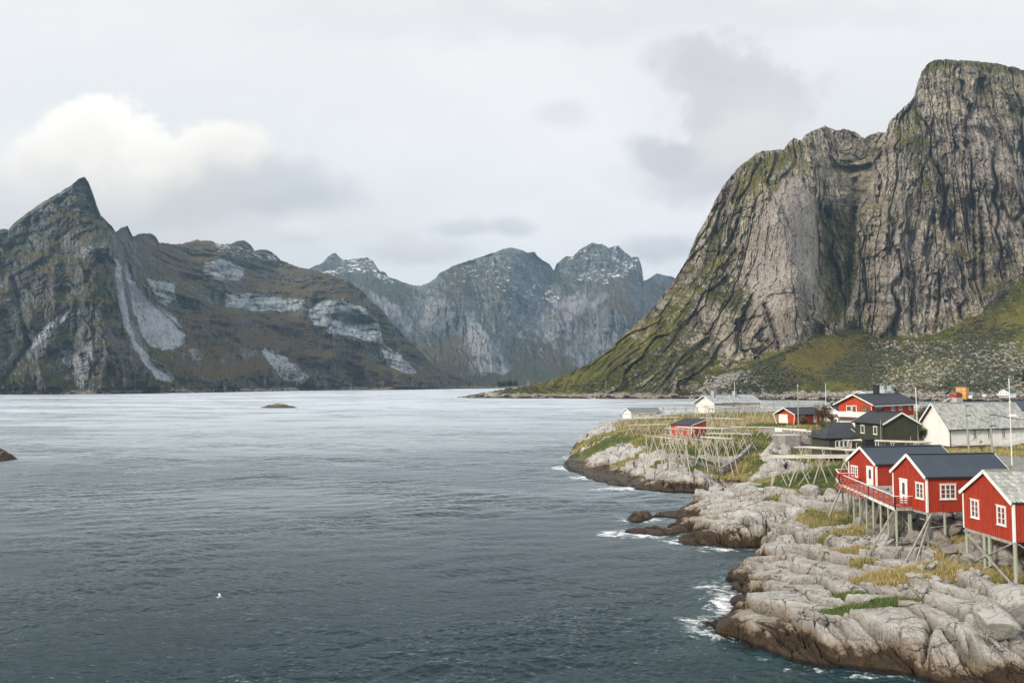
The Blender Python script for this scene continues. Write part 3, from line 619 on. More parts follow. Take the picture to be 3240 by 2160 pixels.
pr = dict(pale=[([(1830,400),(1870,440),(1885,560),(1870,700),(1830,790),(1790,800),(1745,740),(1715,640),(1722,540),(1760,460)], 8, .75),
                ([(2020,560),(2060,520),(2140,560),(2230,620),(2230,700),(2100,740),(2000,720)], 14, .6), ([(2160,300),(2240,250),(2352,300),(2352,560),(2260,560),(2200,420)], 18, .55)],
          veg=[([(1030,920),(1030,880),(1250,865),(1330,840),(1400,800),(1440,770),(1500,800),(1490,860),(1420,885),(1300,905)], 8, .55),
               ([(1560,905),(1600,885),(1700,850),(1780,815),(1800,798),(1900,770),(1960,745),(2014,775),(2135,771),(2239,727),(2352,632),(2800,540),(2800,930),(1560,930)], 5, .8),
               ([(2120,170),(2120,132),(2352,150),(2800,300),(2800,330),(2352,175),(2200,150)], 5, .8), ([(2045,290),(2100,235),(2125,260),(2150,400),(2160,450),(2110,430),(2080,350)], 9, .5),
               ([(1870,470),(1960,480),(1975,600),(1960,700),(1900,760),(1885,640)], 10, .95), ([(1640,480),(1720,380),(1760,380),(1700,520),(1690,640),(1720,740),(1640,700),(1600,640)], 14, .42),
               ([(1700,380),(1830,330),(1860,330),(1820,370),(1740,420)], 8, .5), ([(1500,740),(1560,640),(1620,650),(1560,780),(1480,830)], 12, .4), ([(1480,830),(1560,790),(1680,830),(1640,900),(1480,905)], 12, .3),
               ([(2130,680),(2200,650),(2352,640),(2352,680),(2200,700)], 8, .5), ([(1560,560),(1600,540),(1600,640),(1540,700)], 10, .4)],
          scree=[([(1590,905),(1630,880),(1665,858),(1745,845),(1735,880),(1700,908),(1600,912)], 5, 1), ([(1968,640),(1985,640),(1970,690),(1958,722),(1945,722)], 3, .9),
                 ([(2060,850),(2150,800),(2250,765),(2352,790),(2352,850),(2220,880),(2080,905),(1990,905),(1990,875)], 14, .6), ([(1620,900),(2352,905),(2352,925),(1620,925)], 5, .6)],
          rust=[([(1800,800),(1900,775),(2030,790),(2000,860),(1850,880),(1780,850)], 20, .40), ([(2200,720),(2300,720),(2300,760),(2200,770)], 15, .3)])
relief('mountain', rr, rf, rd_, 1030, 2740, 1300, 780, disp_r, mr, pr, rj=4.0, back=600, seed=10)

# ---- the pointed mountain and brown slopes on the left
lr = [(-420,610),(-300,580),(-100,545),(-10,530),(8,525),(20,527),(32,512),(60,491),(100,463),(140,440),(165,425),(180,411),(195,406),(204,420),(214,445),(223,472),(232,496),(245,508),(258,521),(266,533),(280,522),(293,518),(300,532),(305,543),(320,538),(345,535),
      (356,540),(365,557),(400,561),(430,558),(450,551),(485,553),(500,560),(530,561),(545,553),(562,552),(575,561),(585,576),(600,572),(615,574),(632,585),(645,597),(665,606),(690,614),(715,619),(760,632),(800,646),(822,660),(835,670),(850,690),(872,706),(900,740),(930,775),(970,812),(1000,842),(1050,866),(1100,880),(1150,888),(1185,891)]
lf_ = [(-420,908),(0,905.4),(100,904.5),(300,902.5),(508,900),(700,896.5),(900,893.5),(1090,890.8),(1190,890.3)]
ld_ = [(-420,900,1250),(-420,610,1900),(0,900,1300),(0,820,1380),(0,700,1560),(0,530,1900),(100,900,1310),(100,800,1440),(100,700,1580),(100,600,1700),(100,465,1880),(195,890,1340),(190,780,1450),(190,650,1600),(190,520,1760),(195,408,1900),(245,510,1800),
       (270,890,1380),(265,760,1480),(262,650,1570),(262,560,1690),(290,520,2000),(340,890,1440),(330,780,1570),(310,680,1680),(300,600,1800),(400,895,1500),(400,850,1580),(400,770,1760),(380,700,1900),(380,620,2150),(345,540,2350),
       (450,552,2900),(500,890,1620),(500,850,1720),(500,780,1950),(500,720,2100),(500,700,2350),(500,660,2400),(500,610,2600),(560,552,3100),(600,890,1780),(600,830,1900),(600,760,2150),(600,700,2400),(600,650,2700),(640,595,3150),
       (700,890,1980),(720,850,2080),(720,760,2300),(720,690,2550),(720,640,2800),(715,620,3050),(800,890,2150),(800,800,2350),(820,700,2600),(820,660,2750),(870,850,2250),(870,780,2450),(900,740,2650),(950,880,2350),(960,830,2550),(1000,843,2700),(1000,885,2500),(1100,888,2850),(1150,889,3000)]
def disp_l(X, Z, D, PX, PY, tt):
    s = D / 1800.
    Xa = (PX - 1176) * VS / F * 1800.; u = Xa + 10 * fbm(Xa / 100., Z / 150., 3, 201); v = Z + 25 * fbm(Xa / 70., Z / 70., 3, 221)
    cliff = sstep(fbm(X / 220., Z / 110., 3, 202) + .25, 0, .5)
    fl = ridged(u / 24., v / 150., 4, 203) * 9 + ridged(u / 70., v / 190., 3, 204) * 14 + fbm(X / 120., Z / 90., 4, 205) * 32
    e, r, ox, oy = voronoi(u / 34., v / 60., 206); e2, r2, ox2, oy2 = voronoi(u / 11., v / 24., 207); e3, r3, ox3, oy3 = voronoi(u / 5., v / 11., 227)
    fl = fl + ridged(u / 11., v / 50., 4, 223, .6) * 5 + (r3 - .5) * 4 + oy3 * 2.5
    fl = fl + (r - .5) * 22 + oy * 18 + (r2 - .5) * 7 + oy2 * 6
    band = fbm(Xa / 150. + .3 * fbm(Xa / 90., v / 90., 3, 231), (Z + .30 * Xa) / 70., 4, 230, .55); band2 = fbm(Xa / 90., (Z - .2 * Xa) / 30., 4, 232, .6)
    but = 1 - 2 * np.abs(perlin(Xa / 210. + .25 * perlin(Xa / 80., v / 90., 233), v / 700., 234)); but2 = 1 - 2 * np.abs(perlin(Xa / 80. + .2 * perlin(Xa / 40., v / 40., 235), v / 260., 236))
    fl = fl - 55 * band - 18 * band2 - 60 * but - 24 * but2
    fl = fl + 5 * fbm(X / 9., Z / 9., 4, 208, .65) + 12 * fbm(X / 40., Z / 30., 4, 209, .6)
    pal = sstep(sdpoly(PX, PY, PALE_L1), -4, 8)
    gul = 0
    for (gx, gy, gx2, gy2, wd, dp) in ((30,640,68,790,7,55),(68,790,10,870,6,40),(310,690,360,800,3,10),(280,560,300,640,8,40)):
        ex, ey = gx2 - gx, gy2 - gy; q = np.clip(((PX - gx) * ex + (PY - gy) * ey) / (ex * ex + ey * ey), 0, 1)
        dd = np.hypot(PX - gx - q * ex + 5 * fbm(PX / 12., PY / 12., 3, 210), PY - gy - q * ey); gul = gul + dp * np.exp(-(dd / wd) ** 2)
    diag = ridged((X * .72 - Z * .70) / 60., (X * .7 + Z * .7) / 400., 3, 211) * 20 * sstep(PX, 300, 200) * .35
    cr_ = np.clip((np.exp(-(e2 / .09) ** 2) * .6 + (r2 > .84) * .6 + sstep(ridged(u / 11., v / 50., 4, 223, .6), -.2, -.5) * .8) * (1 - .5 * pal), 0, 1)
    return (fl * (1 - .7 * pal) + gul + diag) * s * .95 * sstep(tt, 0, .02), dict(crk=np.clip(cr_ + sstep(but2, .9, .99) * .5, 0, 1), bnd=sstep(band, -.02, .22) * (1 - pal), tone=-band * .7 + .4 * band2)
PALE_L1 = [(262,560),(285,600),(310,650),(340,690),(375,725),(428,770),(420,790),(400,800),(350,800),(345,820),(402,865),(395,878),(360,870),(320,820),(285,750),(266,660)]
ml = mountain_material('grey_blue_rock', (.20, .215, .23), (.075, .085, .095), (.16, .155, .145), (.052, .060, .020), (.095, .078, .030), scale=.55, streak=(1, 1, .28), nz=(.56, .74), vn=1.7, vk=.45, snow=True, stcol=(.045, .045, .045), pale=(.52, .56, .60))
pl = dict(pale=[([(262,590),(275,600),(290,700),(310,780),(345,820),(402,865),(395,878),(360,870),(320,820),(285,750),(268,660)], 3, .85), ([(285,600),(310,650),(340,690),(375,725),(428,770),(420,790),(395,802),(345,800),(318,740),(300,690)], 3, 1.0),
                ([(470,600),(520,595),(560,615),(555,645),(500,645),(465,625)], 4, .95), ([(340,640),(400,650),(405,690),(380,700),(350,670)], 4, .85), ([(515,675),(600,670),(700,690),(705,712),(600,715),(520,705)], 3, .75),
                ([(710,705),(740,695),(785,690),(835,705),(870,745),(880,785),(845,785),(800,770),(760,765),(720,745)], 5, .95), ([(600,800),(640,805),(715,865),(700,878),(650,870),(620,840)], 4, .85), ([(357,699),(393,717),(424,760),(394,736)], 3, .8), ([(65,797),(110,736),(163,708),(147,736),(105,773),(74,810)], 4, .6), ([(178,594),(209,557),(215,570),(190,594)], 3, .7), ([(120,790),(215,785),(203,895),(178,883)], 6, .5), ([(430,800),(450,796),(470,825),(440,830)], 3, .5), ([(545,800),(585,790),(600,820),(560,830)], 4, .45),
                ([(870,790),(900,800),(958,850),(930,862),(890,835)], 4, .85), ([(80,800),(150,725),(165,720),(120,775),(90,815)], 6, .35), ([(240,560),(262,545),(215,600),(200,612)], 5, .5), ([(350,700),(372,712),(400,750),(380,745)], 6, .5), ([(180,840),(200,840),(205,885),(190,890)], 6, .4)],
          veg=[([(330,545),(450,545),(640,600),(820,655),(800,690),(700,690),(500,665),(400,650),(330,600)], 10, .40), ([(400,715),(560,722),(700,720),(760,790),(900,850),(1000,850),(1190,885),(1190,895),(400,900),(420,860),(430,800)], 10, .55),
               ([(-420,870),(400,870),(1190,885),(1190,910),(-420,910)], 10, .5), ([(820,655),(1000,845),(1000,880),(900,830),(840,720)], 8, .4), ([(225,640),(262,590),(262,680),(240,760),(180,760),(130,760)], 14, .35), ([(-420,560),(40,560),(20,700),(-420,800)], 30, .25)],
          scree=[], rust=[([(330,545),(450,545),(640,600),(820,655),(800,690),(700,690),(500,665),(400,650),(330,600)], 14, .75), ([(400,715),(560,722),(700,720),(760,790),(900,850),(1000,850),(1190,885),(420,890)], 14, .7)],
          snow=[([(490,553),(650,590),(650,612),(600,600),(500,580)], 5, .45)])
relief('mountain', lr, lf_, ld_, -420, 1185, 1150, 520, disp_l, ml, pl, rj=2.6, back=900, seed=30)

# ---- the far range
mrg = [(560,655),(650,640),(700,622),(720,612),(740,604),(752,590),(762,583),(770,580),(778,589),(788,597),(800,597),(830,592),(845,592),(857,599),(866,613),(872,622),(885,625),(892,636),(905,640),(920,646),(945,654),(965,657),(985,649),(1000,640),(1008,628),(1040,611),(1080,597),
       (1110,588),(1150,574),(1172,568),(1200,574),(1212,581),(1228,578),(1234,588),(1250,600),(1262,606),(1272,621),(1278,606),(1300,588),(1315,590),(1328,576),(1345,565),(1360,558),(1385,562),(1398,569),(1408,566),(1420,563),(1430,575),(1450,590),(1466,590),(1471,602),(1475,618),(1478,645),
       (1492,640),(1508,628),(1520,630),(1540,634),(1552,640),(1600,650),(1700,660),(1850,700)]
mf = [(560,889),(1090,889.0),(1200,888.8),(1400,888.6),(1850,888.6)]
md = [(560,660,5200),(560,880,3600),(700,640,5300),(770,582,5600),(850,592,5600),(850,640,5000),(850,700,4500),(850,850,3700),(900,640,5200),(900,730,4400),(960,660,5000),(960,760,4300),(960,850,3700),(1010,630,4700),(1020,700,4200),(1040,770,4050),(1050,850,3600),(1100,600,4800),(1100,700,4250),(1100,745,3950),
      (1110,800,3750),(1130,855,3550),(1180,569,4800),(1180,650,4350),(1190,750,4150),(1200,810,4000),(1220,860,3550),(1272,620,5100),(1272,700,4500),(1270,790,4100),(1300,860,3550),(1360,560,4800),(1380,640,4500),(1350,720,4150),(1360,800,3850),(1380,860,3500),(1440,600,4700),(1470,600,4700),(1450,650,4450),
      (1420,690,3950),(1440,760,3800),(1450,850,3500),(1520,632,5300),(1530,700,4600),(1560,800,3900),(1850,700,5200),(1850,860,3600),(1100,884,3450),(1300,884,3450),(1500,884,3450),(700,880,3550)]
def disp_m(X, Z, D, PX, PY, tt):
    Xa = (PX - 1176) * VS / F * 4300.; u = Xa + 25 * fbm(Xa / 300., Z / 300., 3, 401); v = Z + 50 * fbm(X / 150., Z / 150., 3, 421)
    fl = ridged(u / 60., v / 420., 4, 402) * 30 + ridged(u / 190., v / 500., 3, 403) * 42 + fbm(X / 260., Z / 200., 4, 404) * 70
    e, r, ox, oy = voronoi(u / 90., v / 150., 405); e2, r2, ox2, oy2 = voronoi(u / 30., v / 60., 406)
    fl = fl + (r - .5) * 55 + oy * 50 + (r2 - .5) * 18 + oy2 * 16 + 8 * fbm(X / 18., Z / 18., 4, 407, .62)
    low = sstep(PY, 850, 880)
    band = fbm((Xa + .8 * Z) / 210., (Z - .5 * Xa) / 380., 4, 430, .55); fl = fl - 110 * band - 90 * (1 - 2 * np.abs(perlin(Xa / 430., v / 1500., 431)))
    fl = fl + ridged(u / 26., v / 120., 4, 423, .6) * 11
    cr_ = np.clip(np.exp(-(e2 / .09) ** 2) * .5 + (r2 > .86) * .5 + sstep(ridged(u / 26., v / 120., 4, 423, .6), -.2, -.5) * .8, 0, 1)
    return fl * (1 - .6 * low) * sstep(tt, 0, .03), dict(crk=cr_, bnd=sstep(band, 0, .25) * .8, tone=-band * .9)
mm_ = mountain_material('far_rock', (.22, .24, .265), (.095, .108, .125), (.17, .18, .195), (.05, .056, .03), (.085, .068, .038), scale=.25, streak=(1, 1, .25), nz=(.64, .86), snow=True, stcol=(.055, .055, .06), pale=(.40, .40, .42))
pm = dict(pale=[([(1070,745),(1095,735),(1130,780),(1172,842),(1160,862),(1105,852),(1078,800)], 4, .8), ([(985,680),(1025,690),(1060,740),(1020,755),(968,745)], 7, .55), ([(850,670),(900,690),(945,740),(940,770),(890,730),(860,690)], 7, .65),
                ([(1160,700),(1250,690),(1265,720),(1240,790),(1150,770)], 8, .45), ([(1270,690),(1340,670),(1360,690),(1280,780),(1240,800)], 8, .55), ([(1300,800),(1370,740),(1450,760),(1440,830),(1310,850)], 10, .4), ([(1350,710),(1372,680),(1385,672),(1400,680),(1360,712)], 4, .6)],
          veg=[([(960,770),(1060,760),(1080,860),(1000,900),(900,900)], 10, .5), ([(1170,850),(1220,800),(1260,830),(1320,850),(1480,850),(1480,900),(1100,900)], 8, .5), ([(1360,700),(1440,690),(1470,720),(1400,720)], 5, .5), ([(560,860),(1850,860),(1850,900),(560,900)], 8, .5), ([(1010,640),(1100,600),(1120,640),(1050,700)], 10, .2)],
          scree=[], rust=[([(1360,700),(1440,690),(1470,720),(1400,720)], 5, .8), ([(950,790),(1080,780),(1080,890),(900,890)], 10, .5)],
          snow=[([(780,588),(880,600),(905,650),(880,650),(850,625),(790,625)], 4, .45), ([(720,625),(800,610),(830,625),(740,632)], 4, .5), ([(1020,635),(1180,560),(1250,595),(1250,650),(1150,660),(1060,650)], 10, .28), ([(1290,610),(1350,560),(1425,560),(1480,600),(1430,640),(1380,650),(1310,640)], 8, .48), ([(1140,650),(1290,650),(1300,700),(1120,690)], 8, .42)])
relief('mountain', mrg, mf, md, 560, 1850, 1000, 420, disp_m, mm_, pm, rj=2.4, back=1500, seed=50)

# ================================================================== water
nx, ny = 1150, 1150
tx = np.concatenate([np.linspace(-2.2, -.75, 40), np.linspace(-.74, .74, nx - 80), np.linspace(.75, 2.2, 40)])
Yw = np.concatenate([np.exp(np.linspace(math.log(8), math.log(42), 40, endpoint=False)), np.exp(np.linspace(math.log(42), math.log(330), ny - 160, endpoint=False)), np.exp(np.linspace(math.log(330), math.log(7600), 120))])
yy, xx = np.meshgrid(Yw, tx, indexing='ij'); xx = xx * yy; x, y = xx.ravel(), yy.ravel()
foam = np.zeros(len(x)); nr = np.where((y < 300) & (y > 40) & (x > -2) & (x < y * .8))[0]
xa, ya = x[nr], y[nr]
wx = fbm(xa / 6., ya / 6., 4, 1); wy = fbm(xa / 6., ya / 6., 4, 2)
s1 = sdpoly(xa + wx * 1.1, ya + wy * 1.6, shore) + .35 * fbm(xa / 1.3, ya / 1.3, 3, 5)
s1 = np.maximum(s1, sdpoly(xa, ya, SK1)); s1 = np.maximum(s1, sdpoly(xa, ya, SK2) - .3)
FO = [(1605,1350,9,5,.75),(1600,1432,6,4,.75),(1610,1455,6,3.5,.7),(1420,1228,9,4,1.25),(1520,1222,6,4,.9),(1560,1245,5,3,.8),(1640,1262,8,2.5,.8),(1700,1262,6,2,.6),(1390,1122,12,3.5,1.15),(1320,1098,9,5,1.1),(1290,1075,8,7,1.1),(1290,1050,6,12,.8),(1480,1195,8,5,.8),(1540,1185,8,4,.8),(1660,1390,4,5,.9),(1650,1370,5,5,.8),
      (1500,1131,10,2,.6),(1900,1540,8,1.5,.55),(1800,1518,6,1.5,.45),(2000,1552,6,1.3,.6),(1700,1490,5,1.3,.4),(1630,1135,6,2,.7),(1610,1345,5,5,.8)]
expo = np.full(len(xa), .16)
far_f = np.zeros(len(xa))
for vx, vy, rx_, ry_, st in FO:
    c_ = onz(vx * VS, vy * VS); q = np.hypot((xa - c_[0]) / rx_, (ya - c_[1]) / ry_); expo = np.maximum(expo, st * np.exp(-q * q)); far_f = np.maximum(far_f, st * np.exp(-(q / .75) ** 2))
f = expo * sstep(s1, -3.2 - 1.5 * expo, -.1) * 1.05 + .62 * far_f
foam[nr] = np.clip(f, 0, 1.4)
dep = np.zeros(len(x)); dep[nr] = sstep(s1, -7, 0)
m, t = mat('sea_water'); p = t.geo.outputs['Position']
fa = t.attr('foam'); X_ = t.xyz(p)
dist = t.math('MAXIMUM', X_[1], 20.)
wv1 = t.noise(t.scale(p, .55, 1.0, 1, .35), 1.5, 4, .55, .4); wv2 = t.noise(t.scale(p, .6, 1.1, 1, -.25), .42, 3, .5, .5); wv3 = t.noise(t.scale(p, .7, 1, 1, .5), 3.4, 3, .65)
gust = t.noise(t.scale(p, .0055, .011, 1, .3), 1., 5, .6); gust2 = t.noise(t.scale(p, .018, .03, 1, .25), 1., 4, .55)
calm = t.ss(t.math('ADD', gust, t.math('MULTIPLY', t.math('SUBTRACT', gust2, .5), .5)), .40, .60)
h = t.math('ADD', t.math('MULTIPLY', wv2, 1.25), t.math('ADD', t.math('MULTIPLY', wv1, .80), t.math('MULTIPLY', wv3, .30)))
fadeD = t.math('POWER', t.math('DIVIDE', 60., t.math('MAXIMUM', dist, 60.)), .4)
stg = t.math('MULTIPLY', fadeD, t.lin(calm, 0, 1, .45, 1.1))
deepc = t.mix(t.attr('shallow'), (.003, .017, .021), (.008, .030, .033))
streaks = t.noise(t.vmath('ADD', t.scale(p, 1, 1.3, 1, .3), t.vmath('MULTIPLY', t.noise(p, .5, 3, .5, out=1), (3, 3, 0))), .75, 6, .72)
fo = t.ss(t.math('ADD', fa, t.math('MULTIPLY', t.math('SUBTRACT', streaks, .5), 4.2)), .90, 1.75)
fo = t.math('MULTIPLY', fo, t.ss(fa, .05, .25))
bumpn = t.bump(h, stg, .55)
dif = t.new('ShaderNodeBsdfDiffuse'); t.put(dif.inputs['Color'], t.mix(fo, deepc, (.72, .74, .74)))
gl = t.new('ShaderNodeBsdfGlossy'); gl.distribution = 'GGX'; gl.inputs['Color'].default_value = (.92, .975, 1, 1); t.put(gl.inputs['Normal'], bumpn)
gust3 = t.noise(t.scale(p, .03, .14, 1, .1), 1., 5, .7); gust4 = t.noise(t.scale(p, .32, .9, 1, .1), 1., 4, .7)
rr_ = t.lin(t.math('POWER', t.lin(dist, 50, 480, 0, 1), .28), 0, 1, .06, .54)
rr_ = t.math('MULTIPLY', rr_, t.lin(calm, 0, 1, .70, 1.05)); rr_ = t.math('MULTIPLY', rr_, t.math('SUBTRACT', 1.0, t.math('MULTIPLY', t.ss(gust3, .52, .66), t.ss(dist, 150, 500, 0, .72))))
rr_ = t.math('MULTIPLY', rr_, t.math('SUBTRACT', 1.0, t.math('MULTIPLY', t.ss(gust4, .54, .68), t.ss(dist, 80, 300, 0, .40))))
t.put(gl.inputs['Roughness'], rr_)
fr = t.new('ShaderNodeFresnel'); fr.inputs['IOR'].default_value = 1.42
fr2 = t.new('ShaderNodeFresnel'); fr2.inputs['IOR'].default_value = 1.31; t.put(fr2.inputs['Normal'], bumpn)
fac = t.ss(dist, 38, 140); fmix = t.new('ShaderNodeMix', data_type='FLOAT'); t.put(fmix.inputs[0], fac); t.put(fmix.inputs[2], fr2.outputs[0]); t.put(fmix.inputs[3], fr.outputs[0])
fx_ = t.math('MULTIPLY', fmix.outputs[0], t.lin(fo, 0, 1, 1, .15))
ms = t.new('ShaderNodeMixShader'); t.put(ms.inputs[0], fx_); t.l.new(dif.outputs[0], ms.inputs[1]); t.l.new(gl.outputs[0], ms.inputs[2])
for n_ in list(t.n):
    if n_.type == 'OUTPUT_MATERIAL': t.l.new(ms.outputs[0], n_.inputs[0])
t.n.remove(t.b)
def waves(x, y):
    ca, sa = math.cos(.28), math.sin(.28); u = x * ca + y * sa; v = -x * sa + y * ca; cb, sb_ = math.cos(-.45), math.sin(-.45); u2 = x * cb + y * sb_; v2 = -x * sb_ + y * cb
    wz = perlin(x / 3., y / 3., 901) * .5; g_ = .55 + .9 * sstep(fbm(x / 28., y / 22., 3, 902), -.35, .45)
    sharp = lambda n: (1 - np.abs(n)) ** 2 - .5
    r = .030 * sharp(perlin(u / 1.25 + wz, v / .62, 903)) + .042 * sharp(perlin(u2 / 2.3 - wz, v2 / 1.15, 904)) + .09 * perlin(u / 5.5, v / 2.6, 905) + .10 * perlin(u2 / 15., v2 / 8., 906)
    return 1.75 * r * g_ * sstep(y, 420, 60) ** .5 * sstep(np.abs(x / y), 1.4, .9)
wz_ = np.zeros_like(x); nw = np.where((y > 40) & (y < 420))[0]; wz_[nw] = waves(x[nw], y[nw])
wo = npmesh('water', np.stack([x, y, wz_], -1), gridfaces(ny, len(tx)), m, dict(foam=foam, shallow=dep))
sb = MB().add([(-9000, -600, -9), (9000, -600, -9), (9000, 9500, -9), (-9000, 9500, -9)], [(0, 1, 2, 3)]).build('seabed', simple('seabed', (.02, .03, .03)))
sb['kind'] = 'structure'
# ================================================================== buildings
def frame_map(face, L, W):
    if face == 'W': return lambda u, v, d: (-d, u, v)          # gable wall, u runs away from the near corner
    if face == 'S': return lambda u, v, d: (u, -d, v)          # long wall
    if face == 'N': return lambda u, v, d: (u, W + d, v)
    if face == 'E': return lambda u, v, d: (L + d, u, v)
def fbox(mb, fm, u0, u1, v0, v1, d0, d1):
    a = fm(u0, v0, d0); b = fm(u1, v1, d1)
    return mb.box(tuple(min(p, q) for p, q in zip(a, b)), tuple(max(p, q) for p, q in zip(a, b)))
def window(root, fm, u, v, w_, h_, cols=2, rows=3, fr=.11, frame='white', crown=True, name='window', label=None):
    mb = MB()
    fbox(mb, fm, u, u + w_, v, v + fr, .0, .06); fbox(mb, fm, u, u + w_, v + h_ - fr, v + h_, .0, .06)
    fbox(mb, fm, u, u + fr, v + fr, v + h_ - fr, .0, .06); fbox(mb, fm, u + w_ - fr, u + w_, v + fr, v + h_ - fr, .0, .06)
    if crown:
        fbox(mb, fm, u - .06, u + w_ + .06, v + h_ + .002, v + h_ + .05, -.0, .10); fbox(mb, fm, u - .06, u + w_ + .06, v - .05, v - .002, -.0, .10)
    iw = w_ - 2 * fr
    for c_ in range(1, cols): x0 = u + fr + iw * c_ / cols; fbox(mb, fm, x0 - .045, x0 + .045, v + fr, v + h_ - fr, .0, .05)
    for c_ in range(cols):
        x0 = u + fr + iw * c_ / cols + .045; x1 = u + fr + iw * (c_ + 1) / cols - .045
        for r in range(1, rows):
            z0 = v + fr + (h_ - 2 * fr) * r / rows; fbox(mb, fm, x0, x1, z0 - .018, z0 + .018, .0, .04)
    o = mb.build(name, M[frame], root)
    if label: o['label'] = label
    fbox(MB(), fm, u + fr * .6, u + w_ - fr * .6, v + fr * .6, v + h_ - fr * .6, -.04, .018).build('pane', M['glass'], o)
    return o
def door(root, fm, u, v, w_, h_, pane=True, frame='white'):
    mb = MB(); fbox(mb, fm, u - .1, u, v, v + h_, 0, .07); fbox(mb, fm, u + w_, u + w_ + .1, v, v + h_, 0, .07); fbox(mb, fm, u - .14, u + w_ + .14, v + h_, v + h_ + .12, 0, .09)
    fbox(mb, fm, u + .002, u + w_ - .002, v, v + h_ - .002, 0, .04)
    o = mb.build('door', M[frame], root)
    if pane: fbox(MB(), fm, u + .25, u + w_ - .25, v + h_ * .40, v + h_ * .88, .03, .055).build('pane', M['glass'], o)
    fbox(MB(), fm, u + w_ - .12, u + w_ - .05, v + 1.0, v + 1.04, .04, .10).build('handle', M['black'], o)
    return o
def roof_slab(mb, a, b, c_, d_, th):
    """quad a b (eave) c d (ridge), thickened upwards along its normal"""
    a, b, c_, d_ = map(Vector, (a, b, c_, d_)); n = (b - a).cross(d_ - a).normalized()
    if n.z < 0: n = -n
    vs = [a, b, c_, d_] + [p + n * th for p in (a, b, c_, d_)]
    return mb.add(vs, [(3, 2, 1, 0), (4, 5, 6, 7), (0, 1, 5, 4), (1, 2, 6, 5), (2, 3, 7, 6), (3, 0, 4, 7)])
def slates(mb, a, b, d_, wS, hS, lift=.02):
    """overlapping fish-scale plates on the plane a + s*(b-a) + t*(d-a)"""
    a, b, d_ = Vector(a), Vector(b), Vector(d_); e1 = b - a; e2 = d_ - a; l1, l2 = e1.length, e2.length; e1.normalize(); e2.normalize(); n = e1.cross(e2); n = -n if n.z < 0 else n; n.normalize()
    nr = int(l2 / hS) + 1; nc = int(l1 / wS) + 1; rnd = random.Random(3)
    for j in range(nr):
        for i in range(nc + 1):
            s0 = (i - .5 * (j % 2)) * wS; t0 = j * hS - .02 + rnd.uniform(-.015, .015)
            if s0 < -.5 * wS or s0 + wS > l1 + .5 * wS: continue
            x0, x1 = max(s0 + .008, -.03), min(s0 + wS - .008, l1 + .03)
            if x1 - x0 < .3 * wS: continue
            top = min(t0 + hS * 1.35, l2)
            if top < t0 + .1 * hS: continue
            m_ = (x1 - x0) * .28; li = lift + rnd.uniform(0, .012); xm = (x0 + x1) / 2
            pts = [(x0, top, .008), (x0, t0 + hS * .36, li), (x0 + m_ * .5, t0 + hS * .10, li + .01), (xm, t0, li + .012), (x1 - m_ * .5, t0 + hS * .10, li + .01), (x1, t0 + hS * .36, li), (x1, top, .008)]
            mb.add([a + e1 * p[0] + e2 * p[1] + n * p[2] for p in pts], [tuple(range(7))])
